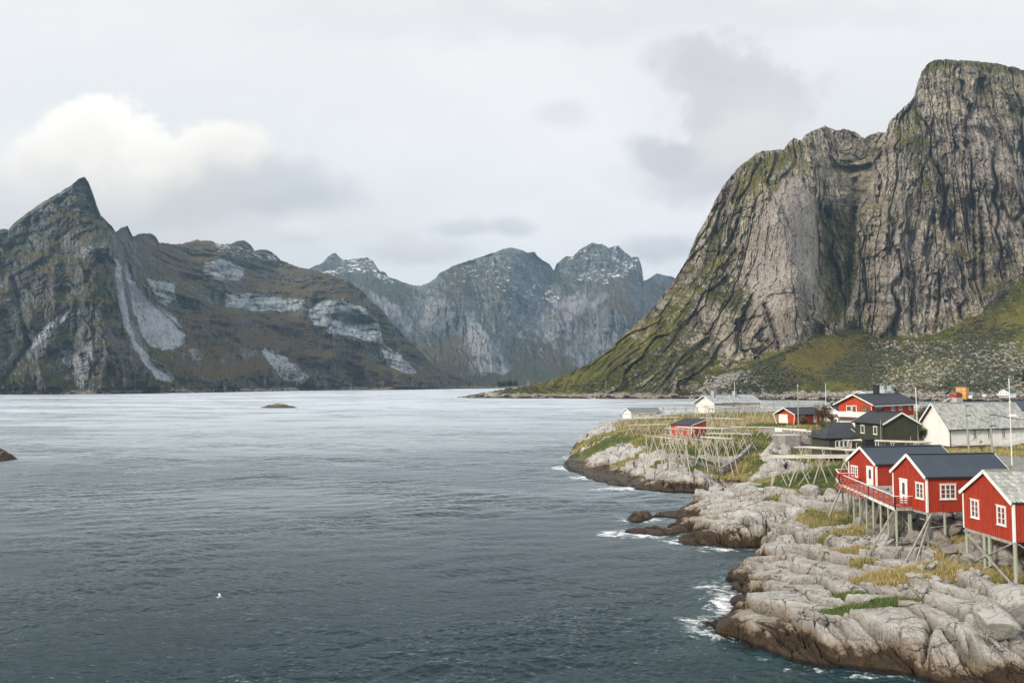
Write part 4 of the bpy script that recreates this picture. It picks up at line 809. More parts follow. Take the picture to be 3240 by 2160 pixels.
def house(name, label, cat, corner, phi, L, W, H, rise, wall='red', roof='roof_blue', style='rib', trim='white', oh=.35, eo=.3, batten=.23, group=None, th=.13, base=0., corners=True, mono=False, gutter=True, soff=0., horiz=False, rib=.23, slate=(.34, .42)):
    root = empty(name, corner, R(phi), label, cat, group); h = W / 2; k = rise / h
    mb = MB()
    if mono: mb.add([(0, 0, base), (L, 0, base), (L, W, base), (0, W, base), (0, 0, H), (L, 0, H + rise), (L, W, H + rise), (0, W, H)], [(3, 2, 1, 0), (0, 1, 5, 4), (1, 2, 6, 5), (2, 3, 7, 6), (3, 0, 4, 7), (4, 5, 6, 7)])
    else: mb.add([(0, 0, base), (L, 0, base), (L, W, base), (0, W, base), (0, 0, H), (L, 0, H), (L, W, H), (0, W, H), (0, h, H + rise), (L, h, H + rise)],
           [(3, 2, 1, 0), (0, 1, 5, 4), (1, 2, 6, 9, 5), (2, 3, 7, 6), (3, 0, 4, 8, 7), (4, 5, 9, 8), (6, 7, 8, 9)])
    if batten and not mono:
        hgt = lambda y: H + k * min(y, W - y)
        if horiz:
            for j in range(int((H - base) / batten)): z0 = base + j * batten + .05; mb.box((-.02, .1, z0), (0, W - .1, z0 + batten * .75)); mb.box((.1, -.02, z0), (L - .1, 0, z0 + batten * .75)); mb.box((.1, W, z0), (L - .1, W + .02, z0 + batten * .75))
        else:
            y = .18
            while y < W - .12: mb.box((-.022, y, base), (0, y + .055, hgt(y) - .12)); mb.box((L, y, base), (L + .022, y + .055, hgt(y) - .12)); y += batten
            x = .18
            while x < L - .12: mb.box((x, -.022, base), (x + .055, 0, H - .02)); mb.box((x, W, base), (x + .055, W + .022, H - .02)); x += batten
    mb.build('wall', M[wall], root)
    if corners:
        for (x, y) in ((0, 0), (0, W), (L, 0), (L, W)):
            sx = -1 if x == 0 else 1; sy = -1 if y == 0 else 1; c_ = MB()
            hh = H if not (mono and x == L) else H + rise
            c_.box((min(x + sx * .05, x - sx * .10), min(y + sy * .027, y + sy * .05), base - .01), (max(x + sx * .05, x - sx * .10), max(y + sy * .027, y + sy * .05), hh - .02))
            c_.box((min(x + sx * .027, x + sx * .05), min(y + sy * .026, y - sy * .10), base - .01), (max(x + sx * .027, x + sx * .05), max(y + sy * .026, y - sy * .10), hh - .02))
            c_.build('corner_board', M[trim], root)
    rb = MB(); g = .03
    if mono:
        z0 = H + g - eo * rise / L; z1 = H + rise + g + eo * rise / L
        roof_slab(rb, (-eo, -oh, z0), (-eo, W + oh, z0), (L + eo, W + oh, z1), (L + eo, -oh, z1), th)
        rb.build('roof', M[roof], root); bb = MB(); bb.beam((-eo, -oh - .03, z0 + .02), (L + eo, -oh - .03, z1 + .02), .05, .22); bb.build('bargeboard', M[trim], root)
        return root
    ze = H + g - eo * k; zr = H + rise + g
    roof_slab(rb, (-oh, -eo, ze), (L + oh, -eo, ze), (L + oh, h, zr), (-oh, h, zr), th)
    roof_slab(rb, (-oh, W + eo, ze), (L + oh, W + eo, ze), (L + oh, h + .004, zr), (-oh, h + .004, zr), th)
    n = Vector((0, -k, 1)).normalized()
    if style == 'rib':
        x = -oh + .1
        while x < L + oh - .05:
            for sgn in (0, 1):
                A = Vector((x, -eo + .01, ze)); B = Vector((x, h - .12, zr - .12 * k))
                if sgn: A.y = W - A.y; B.y = W - B.y
                nn = Vector((0, n.y * (-1 if sgn else 1), n.z)); A += nn * (th + .012); B += nn * (th + .012); rb.beam(A, B, .06, .035)
            x += rib
    ro = rb.build('roof', M[roof if style != 'slate' else 'slate_under'], root)
    if style == 'slate':
        sm = MB(); off = n * th
        slates(sm, Vector((-oh, -eo, ze)) + off, Vector((L + oh, -eo, ze)) + off, Vector((-oh, h, zr)) + off, slate[0], slate[1])
        off2 = Vector((0, -off.y, off.z)); slates(sm, Vector((-oh, W + eo, ze)) + off2, Vector((L + oh, W + eo, ze)) + off2, Vector((-oh, h, zr)) + off2, slate[0], slate[1])
        sm.build('slate_cover', M[roof], ro)
    rc = MB(); zt = zr + th / n.z
    for sgn in (-1, 1): rc.beam((-oh - .02, h + sgn * .10, zt - .10 * k + .035), (L + oh + .02, h + sgn * .10, zt - .10 * k + .035), .22, .04)
    rc.build('ridge_cap', M[roof] if style != 'slate' else M['grey_wood'], ro)
    for x in (-oh - .03, L + oh + .03):
        bb = MB()
        for sgn in (0, 1):
            y0 = -eo - .04; y1 = h
            A = (x, y0 if not sgn else W - y0, ze - .04 * k + .02); B = (x, y1, zr + .02); bb.beam(A, B, .05, .24)
        bb.build('bargeboard', M[trim], root)
    if gutter:
        for y in (-eo - .07, W + eo + .07): MB().beam((-oh, y, ze + .03), (L + oh, y, ze + .03), .10, .12).build('gutter', M['black' if style != 'white' else 'white'], root)
    return root
def wpos(o, p):   # local point of a house -> world
    a = o.rotation_euler[2]; return Vector((o.location.x + p[0] * math.cos(a) - p[1] * math.sin(a), o.location.y + p[0] * math.sin(a) + p[1] * math.cos(a), o.location.z + p[2]))
def axes(phi): a = R(phi); return (math.cos(a), math.sin(a)), (-math.sin(a), math.cos(a))
def post_down(root, lp, zt, r=.11, m='post', name='post'):
    p = wpos(root, (lp[0], lp[1], 0)); zb = gz(p.x, p.y) - .35 - root.location.z
    MB().bar((lp[0], lp[1], zb), (lp[0], lp[1], zt), r).build(name, M[m], root); return zb
def brace(root, a, b, w_=.16, h_=.07, m='grey_wood', name='brace'): MB().beam(a, b, w_, h_).build(name, M[m], root)

# ---- the nearest cabin, slate roof
c3 = at(3209.5, 1714.7, 56.0)
k3 = house('red_cabin', 'red boarded cabin with grey slate roof cut by the right edge of the photo', 'cabin', c3, 2, 9, 5.8, 2.68, 1.85, roof='slate', style='slate', group='red cabins on stilts above the rocks', oh=.2, eo=.12, gutter=False)
fW = frame_map('W', 9, 5.8); fS = frame_map('S', 9, 5.8)
window(k3, fW, .78, .95, .98, 1.36, 2, 3); window(k3, fW, 3.85, .95, .98, 1.36, 2, 3)
window(k3, fS, 3.0, .95, 1.2, 1.3, 2, 3)
for p in ((.1, .1), (.1, 5.65), (.1, 3.5), (.1, 2.9), (3, .1), (5.8, .1), (3, 3), (8.8, .1), (5.8, 3)): post_down(k3, p, .02, .13)
for x in (.1, 3, 5.8): MB().beam((x, -.02, -.12), (x, 5.8, -.12), .16, .22).build('floor_beam', M['grey_wood'], k3)
brace(k3, (-.03, .15, -.12), (-.03, 5.7, -2.9)); brace(k3, (-.13, 5.6, -.2), (-.13, .15, -2.95)); brace(k3, (.02, 5.5, -2.0), (.02, 2.5, -3.6)); brace(k3, (.3, .0, -.15), (3.6, .05, -2.4)); brace(k3, (-.05, 2.2, -2.0), (-.05, 5.6, -3.8))
# ---- the middle cabin
c2 = at(2934, 1620.7, 66.0)
k2 = house('red_cabin', 'red boarded cabin with plain dark blue metal roof between its two neighbours', 'cabin', c2, 7, 7.6, 4.6, 2.85, 1.6, oh=.2, eo=.12, group='red cabins on stilts above the rocks', rib=.2)
fW = frame_map('W', 7.6, 4.6); fS = frame_map('S', 7.6, 4.6)
window(k2, fW, .35, 1.0, 1.05, 1.32, 2, 3); door(k2, fW, 2.65, .25, .85, 2.05)
window(k2, fS, 1.15, 1.05, 1.42, 1.25, 3, 3)
window(k2, fS, 5.4, 1.05, 1.2, 1.25, 2, 3)
for p in ((.1, .1), (.1, 4.5), (.1, 2.4), (1.6, .1), (4.0, .1), (6.2, .1), (4.0, 2.4), (7.4, .1)): post_down(k2, p, .02, .11)
for x in (.1, 2.5, 5., 7.4): MB().beam((x, 0, -.1), (x, 4.6, -.1), .14, .2).build('floor_beam', M['grey_wood'], k2)
brace(k2, (.3, -.12, -.05), (-2.6, -1.0, -3.6), .13, .13, 'grey_wood'); brace(k2, (.2, -.1, -.35), (-1.9, -1.2, -3.7), .12, .12, 'grey_wood')
brace(k2, (-.05, 4.4, -.2), (-.05, .4, -2.9), .13, .06); brace(k2, (1.0, 2.5, -.9), (4.4, .5, -1.8), .10, .07, 'rackpole', 'plank'); brace(k2, (.5, 1.2, -1.5), (3.4, .6, -1.1), .08, .06, 'rackpole', 'plank'); brace(k2, (2.2, -.5, -2.7), (4.1, 1.0, -1.0), .22, .08, 'black', 'pipe')
# ---- the far cabin of the three
c1 = at(2774, 1545, 82.0)
k1 = house('red_cabin', 'red boarded cabin with ribbed dark blue roof, farthest of the three on stilts', 'cabin', c1, 12, 9.3, 4.5, 2.45, 1.5, oh=.25, eo=.15, group='red cabins on stilts above the rocks', rib=.27)
fW = frame_map('W', 9.3, 4.5); fS = frame_map('S', 9.3, 4.5)
window(k1, fW, 2.95, .8, 1.15, 1.15, 3, 3); door(k1, fW, .55, .12, .85, 1.95)
window(k1, fS, 4.3, .75, 1.1, 1.25, 2, 3)
MB().box((.6, 2.35, 3.7), (1.6, 3.0, 4.75)).box((.55, 2.3, 4.75), (1.65, 3.05, 4.85)).build('chimney', M['black'], k1)
for p in ((.1, .1), (.1, 4.4), (3.5, .1), (7, .1), (.1, 2.2), (3.5, 2.2), (9.1, .1)): post_down(k1, p, .02, .11)

# ---- the shared deck with its red rail
dz = c2.z + .12
dk = empty('deck', (0, 0, dz), 0, 'grey plank deck on posts with red rails along the fronts of the cabins', 'deck')
A0 = Vector((32.35, 67.9, 0)); A1 = Vector((34.6, 84.8, 0)); B0 = wpos(k2, (0, 1.9, 0)); B0.z = 0
Bq = wpos(k2, (0, 4.7, 0)); C0 = wpos(k1, (0, 0, 0)); C1 = wpos(k1, (0, 4.6, 0)); D0 = Vector((Bq.x + 3.4, Bq.y + .5, 0)); D1 = wpos(k1, (3.4, 0, 0))
plan = [A0, B0, Bq, D0, D1, C0, C1, Vector((35.3, 86.6, 0)), A1]
pts = [(p.x, p.y) for p in plan]
def clipy(poly, y):    # x-extent of the plan at y
    xs = []
    for i in range(len(poly)):
        (x0, y0), (x1, y1) = poly[i], poly[(i + 1) % len(poly)]
        if (y0 > y) != (y1 > y): xs.append(x0 + (x1 - x0) * (y - y0) / (y1 - y0))
    return (min(xs), max(xs)) if len(xs) > 1 else None
mb = MB(); y = 67.95
while y < 86.5:
    e = clipy(pts, y)
    if e and e[1] - e[0] > .1: mb.box((e[0], y - .065, -.05), (e[1], y + .065, 0))
    y += .145
mb.build('floor', M['deck'], dk)
def P3(p, z): return Vector((p.x, p.y, z))
MB().beam(P3(A0, -.17), P3(A1, -.17), .06, .24).build('edge_board', M['white'], dk); MB().beam(P3(A0, -.16), P3(B0, -.16), .06, .2).build('edge_board', M['grey_wood'], dk); MB().beam(P3(A1, -.17), P3(plan[7], -.17), .06, .24).build('edge_board', M['white'], dk)
def railing(a, b, h_=.95, n=None, m='railred'):
    L_ = (b - a).length; n = n or max(2, int(L_ / 1.35)); r = MB()
    for i in range(n + 1):
        p = a.lerp(b, i / n); r.beam(P3(p, a.z - .2), P3(p, a.z + h_ - .03), .075, .075)
    for z_ in (.12, .32, .52, .72): r.beam(P3(a, a.z + z_), P3(b, b.z + z_), .032, .095)
    ro = r.build('railing', M[m], dk); MB().beam(P3(a, a.z + h_), P3(b, b.z + h_), .14, .04).build('cap_rail', M['white'], ro); return ro
E = A0.lerp(A1, .42)
railing(P3(A0, 0), P3(E, 0)); railing(P3(E, 0), P3(A0.lerp(A1, .93), 0)); railing(P3(A0, 0), P3(B0, 0), n=2)
q0 = A0.lerp(A1, .90); q1 = Vector((34.2, 86.2, 0)); u0 = Vector((34.0, 83.4, 0)); u1 = Vector((35.2, 87.2, 0))
up = MB()
for i in range(26):
    t_ = i / 25.; a_ = u0.lerp(u1, t_); up.box((a_.x, a_.y - .065, .24), (a_.x + 1.9, a_.y + .065, .29))
up.build('upper_floor', M['deck'], dk)
railing(P3(u0, .29), P3(u1, .29), .85); railing(P3(u1, .29), P3(u1 + Vector((1.7, .2, 0)), .29), .85, 2); railing(P3(u0, .29), P3(u0 + Vector((1.7, .25, 0)), .29), .85, 2)
MB().beam(P3(u0, .12), P3(u1, .12), .06, .24).build('edge_board', M['white'], dk)
sd_ = (A1 - A0).normalized(); outw = Vector((-sd_.y, sd_.x, 0))
for i in range(8):
    p = A0.lerp(A1, .44 + i * .068); mb = MB(); a_ = P3(p + outw * .05, .55); b_ = P3(p + outw * 1.0, -.25); mb.beam(a_, b_, .07, .07); mb.beam(b_, P3(p + outw * .05, -.22), .07, .06)
    mb.build('bracket', M['railpink'], dk)
for i in range(9):
    p = A0.lerp(A1, .005 + i * .12) - outw * .12; zb = gz(p.x, p.y) - .35 - dz; MB().bar(P3(p, zb), P3(p, -.05), .10).build('post', M['post'], dk)
    if i % 2 == 0 and i < 8:
        q = A0.lerp(A1, .005 + (i + 1) * .12) - outw * .12; zq = gz(q.x, q.y) + .2 - dz; brace(dk, P3(p + outw * .1, -.3), P3(q + outw * .1, zq), .13, .05)
for (x, y) in ((33.9, 72.4), (34.3, 76.4), (34.9, 80.3), (36.2, 74.5), (36.5, 78.5), (33.75, 68.4)): zb = gz(x, y) - .3 - dz; MB().bar((x, y, zb), (x, y, -.05), .10).build('post', M['post'], dk)
p = A0 - outw * .3; brace(dk, P3(p + sd_ * 1.2, -.4), (p.x - 2.3, p.y + 1.0, gz(p.x - 2.3, p.y + 1.0) - dz), .14, .14); p = A0.lerp(A1, .95); brace(dk, P3(p, -.3), (p.x - 1.9, p.y - 1.2, gz(p.x - 1.9, p.y - 1.2) - dz), .14, .14)
brace(dk, P3(A0, -2.9), P3(A0 + Vector((1.9, .1, 0)), -2.9), .12, .07)
for i in range(5): a_ = A0.lerp(A1, .1 + .2 * i); brace(dk, P3(a_, -.14), P3(a_ - outw * 2.6, -.14), .08, .17, name='joist')
# picnic tables
def picnic(loc, rz, label):
    t_ = empty('picnic_table', loc, rz, label, 'picnic table', 'picnic tables on the deck'); b = MB()
    for i in range(5): b.box((-.95, -.36 + i * .145, .70), (.95, -.36 + i * .145 + .13, .74))
    b.build('table_top', M['grey_wood'], t_)
    for s_ in (-1, 1):
        b = MB()
        for i in range(2): b.box((-.95, s_ * .72 - .14 + i * .145, .42), (.95, s_ * .72 - .14 + i * .145 + .13, .46))
        b.build('bench', M['grey_wood'], t_)
        b = MB(); b.beam((s_ * .7, -.3, .69), (s_ * .7, -.68, 0), .05, .1); b.beam((s_ * .7, .3, .69), (s_ * .7, .68, 0), .05, .1); b.beam((s_ * .7, -.85, .39), (s_ * .7, .85, .39), .05, .1); b.build('leg_frame', M['grey_wood'], t_)
    return t_
picnic((34.3, 72.3, dz), R(30), 'grey plank picnic table nearest the middle cabin on the deck'); picnic((35.0, 75.6, dz), R(8), 'grey plank picnic table farther back on the deck before the far cabin')

# ---- dark green house
cg = at(2905.6, 1424, 122.0)
(gx, gy), (vx, vy) = axes(100)
Wg = -len_to_px(cg, (-vx, -vy), 2792); Wg = len_to_px(cg, (vx, vy), 2792); Lg = 7.2
kg = house('green_house', 'dark green boarded house with low side wing and dark roof beside the white house', 'house', cg, 100, Lg, Wg, 4.1, 1.55, wall='green', roof='roof_dark', style='flat', batten=.26, oh=.35, eo=.35, gutter=True, corners=False)
fN = frame_map('N', Lg, Wg)
window(kg, fN, 1.5, 2.35, .95, 1.25, 1, 1); window(kg, fN, 4.7, 2.35, .95, 1.25, 1, 1); window(kg, fN, 1.2, .3, .8, 1.1, 1, 1); window(kg, fN, 3.6, .3, 1.6, 1.1, 2, 1)
MB().box((4.2, Wg / 2 - .35, 4.9), (5.4, Wg / 2 + .35, 6.25)).build('chimney', M['black'], kg)
MB().bar((-.05, Wg + .05, 0), (-.05, Wg + .05, 4.0), .05).build('downpipe', M['black'], kg)
# side wing
X0 = 6.7
o = MB(); o.add([(X0, Wg - .5, -1.6), (X0 + 5, Wg - .5, -1.6), (X0 + 5, Wg + 5, -1.6), (X0, Wg + 5, -1.6), (X0, Wg - .5, 1.45), (X0 + 5, Wg - .5, 3.4), (X0 + 5, Wg + 5, 2.4), (X0, Wg + 5, 1.45)], [(3, 2, 1, 0), (0, 1, 5, 4), (1, 2, 6, 5), (2, 3, 7, 6), (3, 0, 4, 7), (4, 5, 6), (4, 6, 7)])
y = Wg
while y < Wg + 4.9: o.box((X0 - .022, y, -1.6), (X0, y + .05, 1.42)); y += .26
o.build('wing_wall', M['green'], kg)
o = MB(); roof_slab(o, (X0 - .4, Wg - .6, 1.42), (X0 - .4, Wg + 5.6, 1.42), (X0 + 5, Wg + 1.2, 3.62), (X0 + 5, Wg - 2.2, 3.62), .13); roof_slab(o, (X0 + 5.0, Wg + 5.6, 1.4), (X0 - .39, Wg + 5.6, 1.4), (X0 + 5, Wg + 1.18, 3.6), (X0 + 5.01, Wg + 1.2, 3.6), .12); o.build('wing_roof', M['roof_dark'], kg)
MB().beam((X0 - .42, Wg - .55, 1.5), (X0 + 2.6, Wg - .62, 2.75), .05, .2).build('bargeboard', M['white'], kg)
fV = lambda u, v, d_: (X0 - d_, u, v)
for i in range(4): window(kg, fV, Wg + 1.0 + i * .72, .05, .7, 1.1, 1, 1, .12, crown=False)
window(kg, fV, Wg - .4, -.6, .65, 1.3, 1, 1, .1, crown=False)

# ---- big white house
cw = at(3005, 1411, 144.0)
(dx, dy), (vx, vy) = axes(20)
Ww = len_to_px(cw, (vx, vy), 2907)
mid = (cw[0] + vx * Ww / 2, cw[1] + vy * Ww / 2); Lw = len_to_px(mid, (dx, dy), 3200)
kw = house('white_house', 'large white boarded house with pale slate roof and wheelchair ramp', 'house', cw, 20, Lw, Ww, 3.4, 4.1, wall='wall_white', roof='slate', style='slate', batten=.3, oh=.75, eo=.45, th=.16, slate=(.52, .46))
fS = frame_map('S', Lw, Ww)
for pxx in (3073, 3118.5, 3164, 3225):
    u = len_to_px(cw, (dx, dy), pxx) if pxx < 3200 else 17.6
    if pxx < 3200:
        window(kw, fS, u, 1.15, .98, 1.75, 2, 1, .10)
        fbox(MB(), fS, u + .02, u + .96, 2.3, 2.42, .0, .065).build('window_bar', M['white'], kw)
ud = len_to_px(cw, (dx, dy), 3206); door(kw, fS, ud, .35, 1.5, 2.1, pane=False)
MB().bar((.1, -.08, 0), (.1, -.08, 3.2), .06).build('downpipe', M['black'], kw)
MB().box((-.02, -.03, -1.0), (Lw, 3, -.03)).build('foundation', simple('rusty_base', (.16, .07, .04), (.10, .05, .03)), kw)
rp = MB(); r0 = len_to_px(cw, (dx, dy), 3122); rp.beam((r0, -1.5, -.55), (ud - .6, -1.5, .30), 1.2, .12); rp.box((ud - .6, -2.1, .24), (Lw + 3, -.9, .36))
for s_ in (-2.12, -.95):
    rp.beam((r0, s_, -.1), (ud - .6, s_, .75), .05, .75); rp.box((ud - .6, s_ - .025, .40), (Lw + 3, s_ + .025, 1.3))
rp.build('ramp', M['white'], kw)
for i in range(5): x = ud + .2 + i * 1.6; MB().box((x, -2.0, -1.6), (x + .12, -1.88, .24)).build('ramp_post', M['white'], kw)

# ---- orange-red house on a white basement
co = at(2758, 1353, 165.0)
(dx, dy), (vx, vy) = axes(42)
Wo = len_to_px(co, (vx, vy), 2652); Lo = len_to_px(co, (dx, dy), 2889)
ko = house('orange_house', 'orange red house on a white basement with white balcony and dish', 'house', co, 42, Lo, Wo, 5.0, 1.75, wall='orange', roof='roof_dark', style='flat', batten=.33, oh=.9, eo=.8, th=.16, base=2.1, gutter=False, corners=False)
MB().box((.05, .05, -1.2), (Lo - .05, Wo - .05, 2.09)).build('basement', M['white'], ko)
fW = frame_map('W', Lo, Wo); fS = frame_map('S', Lo, Wo)
bal = MB(); bal.box((-1.5, -.3, 2.15), (-.03, Wo + .6, 2.3)); bal.box((-1.5, -.3, 2.3), (-1.44, Wo + .6, 3.25)); bal.box((-1.44, -.3, 2.3), (-.03, -.24, 3.25)); bal.box((-1.44, Wo + .54, 2.3), (-.03, Wo + .6, 3.25)); bal.build('balcony', M['white'], ko)
MB().box((-1.4, -.2, 1.95), (-.03, Wo + .5, 2.14)).build('balcony_beam', M['darkred'], ko)
window(ko, fW, Wo * .60, 3.25, 1.1, 1.2, 1, 1, .12); window(ko, fW, Wo * .44, 3.05, 1.0, 1.45, 1, 1, .14)
d_ = MB(); cxx = (-.35, Wo * .18, 3.95)
vsd = [cxx]; 
for i in range(16): a_ = 2 * math.pi * i / 16; vsd.append((-.2 - .12, cxx[1] + .62 * math.cos(a_), cxx[2] + .62 * math.sin(a_)))
vsd[0] = (-.12, cxx[1], cxx[2]); d_.add(vsd, [(0, 1 + i, 1 + (i + 1) % 16) for i in range(16)])
for i in range(16): d_.bar(vsd[1 + i], vsd[1 + (i + 1) % 16], .035, n=4)
d_.build('satellite_dish', M['mesh_brown'], ko)
for (pxx, w_, c_) in ((2769, 3.0, 4), (2817, 1.9, 2), (2841, 1.9, 2), (2873, 1.1, 1)):
    u = len_to_px(co, (dx, dy), pxx); window(ko, fS, u, 2.75 if c_ == 4 else 3.3, w_, 2.0 if c_ == 4 else 1.35, c_, 1, .1)
xe = len_to_px((mid := (co[0] + vx * Wo / 2, co[1] + vy * Wo / 2)), (dx, dy), 2772); MB().box((xe - .5, Wo / 2 - .5, 6.2), (xe + .5, Wo / 2 + .5, 8.6)).box((xe - .6, Wo / 2 - .6, 8.6), (xe + .6, Wo / 2 + .6, 8.75)).build('chimney', M['black'], ko)
for s_ in (0, Wo): MB().beam((-.93, s_, 4.95), (Lo + .8, s_ + (0), 4.95), .04, .1).build('eaves_board', M['white'], ko)
MB().box((-.4, -.9, 4.35), (Lo + .6, -.82, 4.6)).build('white_gutter', M['white'], ko)
MB().bar((-.1, -.12, 0), (-.1, -.12, 4.5), .07).build('downpipe', M['white'], ko)

# ---- grey works building behind it, with two roof vents
cb = at(2762, 1290, 215.0)
kb = house('works_building', 'pale grey metal roofed building with two roof vents behind the orange house', 'building', cb, 40, 9, 7, 3.0, 1.4, wall='white', roof='metal', style='flat', batten=0, corners=False)
for pxx in (2783, 2806):
    u = len_to_px((cb[0] - 2.8, cb[1] + 3.4), (math.cos(R(40)), math.sin(R(40))), pxx)
    b = MB(); b.box((u - .6, 2.9, 3.9), (u + .6, 4.1, 5.9)); b.add([(u - 1.0, 2.5, 3.8), (u + 1.0, 2.5, 3.8), (u + 1.0, 4.5, 3.8), (u - 1.0, 4.5, 3.8), (u - .6, 2.9, 4.9), (u + .6, 2.9, 4.9), (u + .6, 4.1, 4.9), (u - .6, 4.1, 4.9)], [(0, 1, 5, 4), (1, 2, 6, 5), (2, 3, 7, 6), (3, 0, 4, 7)]); b.box((u - .7, 2.8, 5.9), (u + .7, 4.2, 6.0)); b.build('roof_vent', M['metal'], kb)

# ---- garage with flared corner posts
ca = at(2516, 1339.5, 190.0)
(dx, dy), (vx, vy) = axes(30)
Wa = len_to_px(ca, (vx, vy), 2459); La = len_to_px(ca, (dx, dy), 2592)
ka = house('garage', 'orange red garage with white door and dark roof on the lawn', 'garage', ca, 30, La, Wa, 2.35, 1.25, wall='orange', roof='roof_dark', style='flat', batten=.33, oh=.9, eo=.7, gutter=False, corners=False)
fW = frame_map('W', La, Wa); fS = frame_map('S', La, Wa)
gdo = MB(); fbox(gdo, fW, Wa * .42, Wa * .93, 0, 2.1, 0, .06)
for j in range(1, 4): fbox(gdo, fW, Wa * .42, Wa * .93, j * .52, j * .52 + .03, .06, .075)
gdo.build('garage_door', M['white'], ka)
for s_ in (0, 1):
    y0 = -.62 if not s_ else Wa + .62; y1 = .05 if not s_ else Wa - .05; MB().beam((-.8, y0, 2.0), (-.5, y1, -.2), .16, .16).build('flared_post', M['white'], ka)
window(ka, fS, 1.8, 1.0, 1.1, .9, 2, 1, .1); door(ka, fS, La - 2.2, .05, .85, 1.95)

# ---- red shed with single-slope roof among the racks
cs = at(2188, 1381.5, 172.0)
(dx, dy), (vx, vy) = axes(52)
Ws = len_to_px(cs, (vx, vy), 2119); Ls = min(len_to_px(cs, (dx, dy), 2233), 8.5)
ks = house('red_shed', 'small orange red shed with sloping dark roof among the drying racks', 'shed', cs, 52, Ls, Ws, 2.4, 1.0, wall='orange', roof='roof_dark', mono=True, oh=.15, eo=.25, batten=0)
cl_ = MB(); y = .2
while y < Ws - .1: cl_.box((-.02, y, 0), (0, y + .05, 2.35)); y += .3
cl_.build('cladding', M['orange'], ks)

# ---- long white building at the water
cl = at(2260, 1308, 248.0)
(dx, dy), (vx, vy) = axes(47)
Wl = len_to_px(cl, (vx, vy), 2199); Ll = min(len_to_px(cl, (dx, dy), 2403), 34)
kl = house('long_white_building', 'long white building with pale grey slate roof behind the drying racks', 'building', cl, 47, Ll, Wl, 3.3, 2.15, wall='wall_white', roof='slate_far', style='slate', batten=.5, oh=.9, eo=.6, gutter=False, slate=(.9, .75))
fS = frame_map('S', Ll, Wl)
for u in (11.5, 16, 22): window(kl, fS, u, 1.6, 2.2 if u < 12 else 1.4, .8, 3, 1, .1, crown=False)
for u, hh, w_ in ((4.0, 1.6, .5), (18.0, 1.3, .55)):
    MB().box((u - w_, Wl / 2 - w_ - .8, 4.2), (u + w_, Wl / 2 + w_ - .8, 5.4 + hh)).box((u - w_ - .1, Wl / 2 - w_ - .9, 5.4 + hh), (u + w_ + .1, Wl / 2 + w_ - .7, 5.55 + hh)).build('chimney', M['metal'], kl)

# ---- white boathouse at the left end of the headland
ch = at(1999, 1327, 245.0)
(dx, dy), (vx, vy) = axes(24)
Wh = len_to_px(ch, (vx, vy), 1970.5); Lh = len_to_px(ch, (dx, dy), 2092)
kh = house('boathouse', 'small white boathouse with grey green roof at the left end of the headland', 'boathouse', ch, 24, Lh, Wh, 2.05, 1.2, wall='wall_white', roof='grey_green', style='flat', batten=.5, oh=.35, eo=.3, gutter=False)
kh.children[0]
fS = frame_map('S', Lh, Wh)
for u in (2.5, 6.6): window(kh, fS, u, 1.0, .9, .6, 1, 1, .1, crown=False)

# ---- small white shed behind the shrubs left of the orange house
cz = at(2652, 1335, 180.0)
kz = house('white_shed', 'white shed gable half hidden by dark shrubs left of the orange house', 'shed', cz, 40, 5, 3.4, 2.4, 1.0, wall='wall_white', roof='roof_dark', style='flat', batten=.4, corners=False, gutter=False)

# ---- far shore houses
def sz(o, s_): o.scale = (s_, s_, s_)
cy_ = at(3057, 1252, 760.0)
ky = empty('yellow_house', cy_, R(45), 'tall yellow house with dark hipped roof below the cliff', 'house')
b = MB(); b.box((0, 0, -3), (9, 9, 8.6)); b.build('wall', M['yellow'], ky)
b = MB(); b.add([(-.5, -.5, 8.62), (9.5, -.5, 8.62), (9.5, 9.5, 8.62), (-.5, 9.5, 8.62), (3.5, 4.5, 11.2), (5.5, 4.5, 11.2)], [(3, 2, 1, 0), (0, 1, 5, 4), (1, 2, 5), (2, 3, 4, 5), (3, 0, 4)]); b.build('roof', M['roof_dark'], ky)
MB().box((4.2, 4.2, 10.4), (4.9, 4.9, 12.3)).build('chimney', M['black'], ky)
for fm in (frame_map('W', 9, 9), frame_map('S', 9, 9)):
    for u in (1.3, 5.8):
        for v in (1.6, 5.4): window(ky, fm, u, v, 1.5, 1.7, 1, 1, .3, crown=False)
b = MB(); b.box((5.5, -3.2, -2.5), (9.5, -.05, .6)); b.box((5.5, -3.2, 2.9), (9.5, -.05, 3.1)); b.box((5.4, -3.3, 1.2), (9.6, -3.2, 2.0)); b.build('porch', M['white'], ky)
crb = at(3026, 1258, 735.0)
kr = house('red_boathouse', 'small red boathouse with grey roof on the far shore below the yellow house', 'boathouse', crb, 28, 9, 6.8, 3.3, 1.6, wall='red', roof='roof_dark', style='flat', batten=0, oh=.5, eo=.4, gutter=False, corners=False)
MB().box((-.3, -.3, -4), (9.2, 7, -.02)).build('concrete_base', M['concrete'], kr); MB().beam((-.5, 5.5, -.3), (-9.5, 6.5, -3.6), 2.6, .4).build('slipway', M['concrete'], kr)
cgr = at(3192, 1258, 770.0)
kq = house('white_villa', 'white two storey house with green roof on the far shore behind the flagpole', 'house', cgr, 20, 10, 10.5, 5.6, 2.8, wall='wall_white', roof='greenroof', style='flat', batten=0, oh=.8, eo=.9, gutter=False, corners=False)
MB().box((-2.2, -.4, 1.9), (-.05, 11, 3.4)).build('balcony', M['white'], kq)
for u in (1.5, 5.0, 7.6): window(kq, frame_map('W', 10, 10.5), u, 3.7, 1.6, 1.4, 1, 1, .25, crown=False)
window(kq, frame_map('S', 10, 10.5), 3, 3.4, 2, 1.5, 1, 1, .25, crown=False)
cws = at(3118, 1255, 770.0)
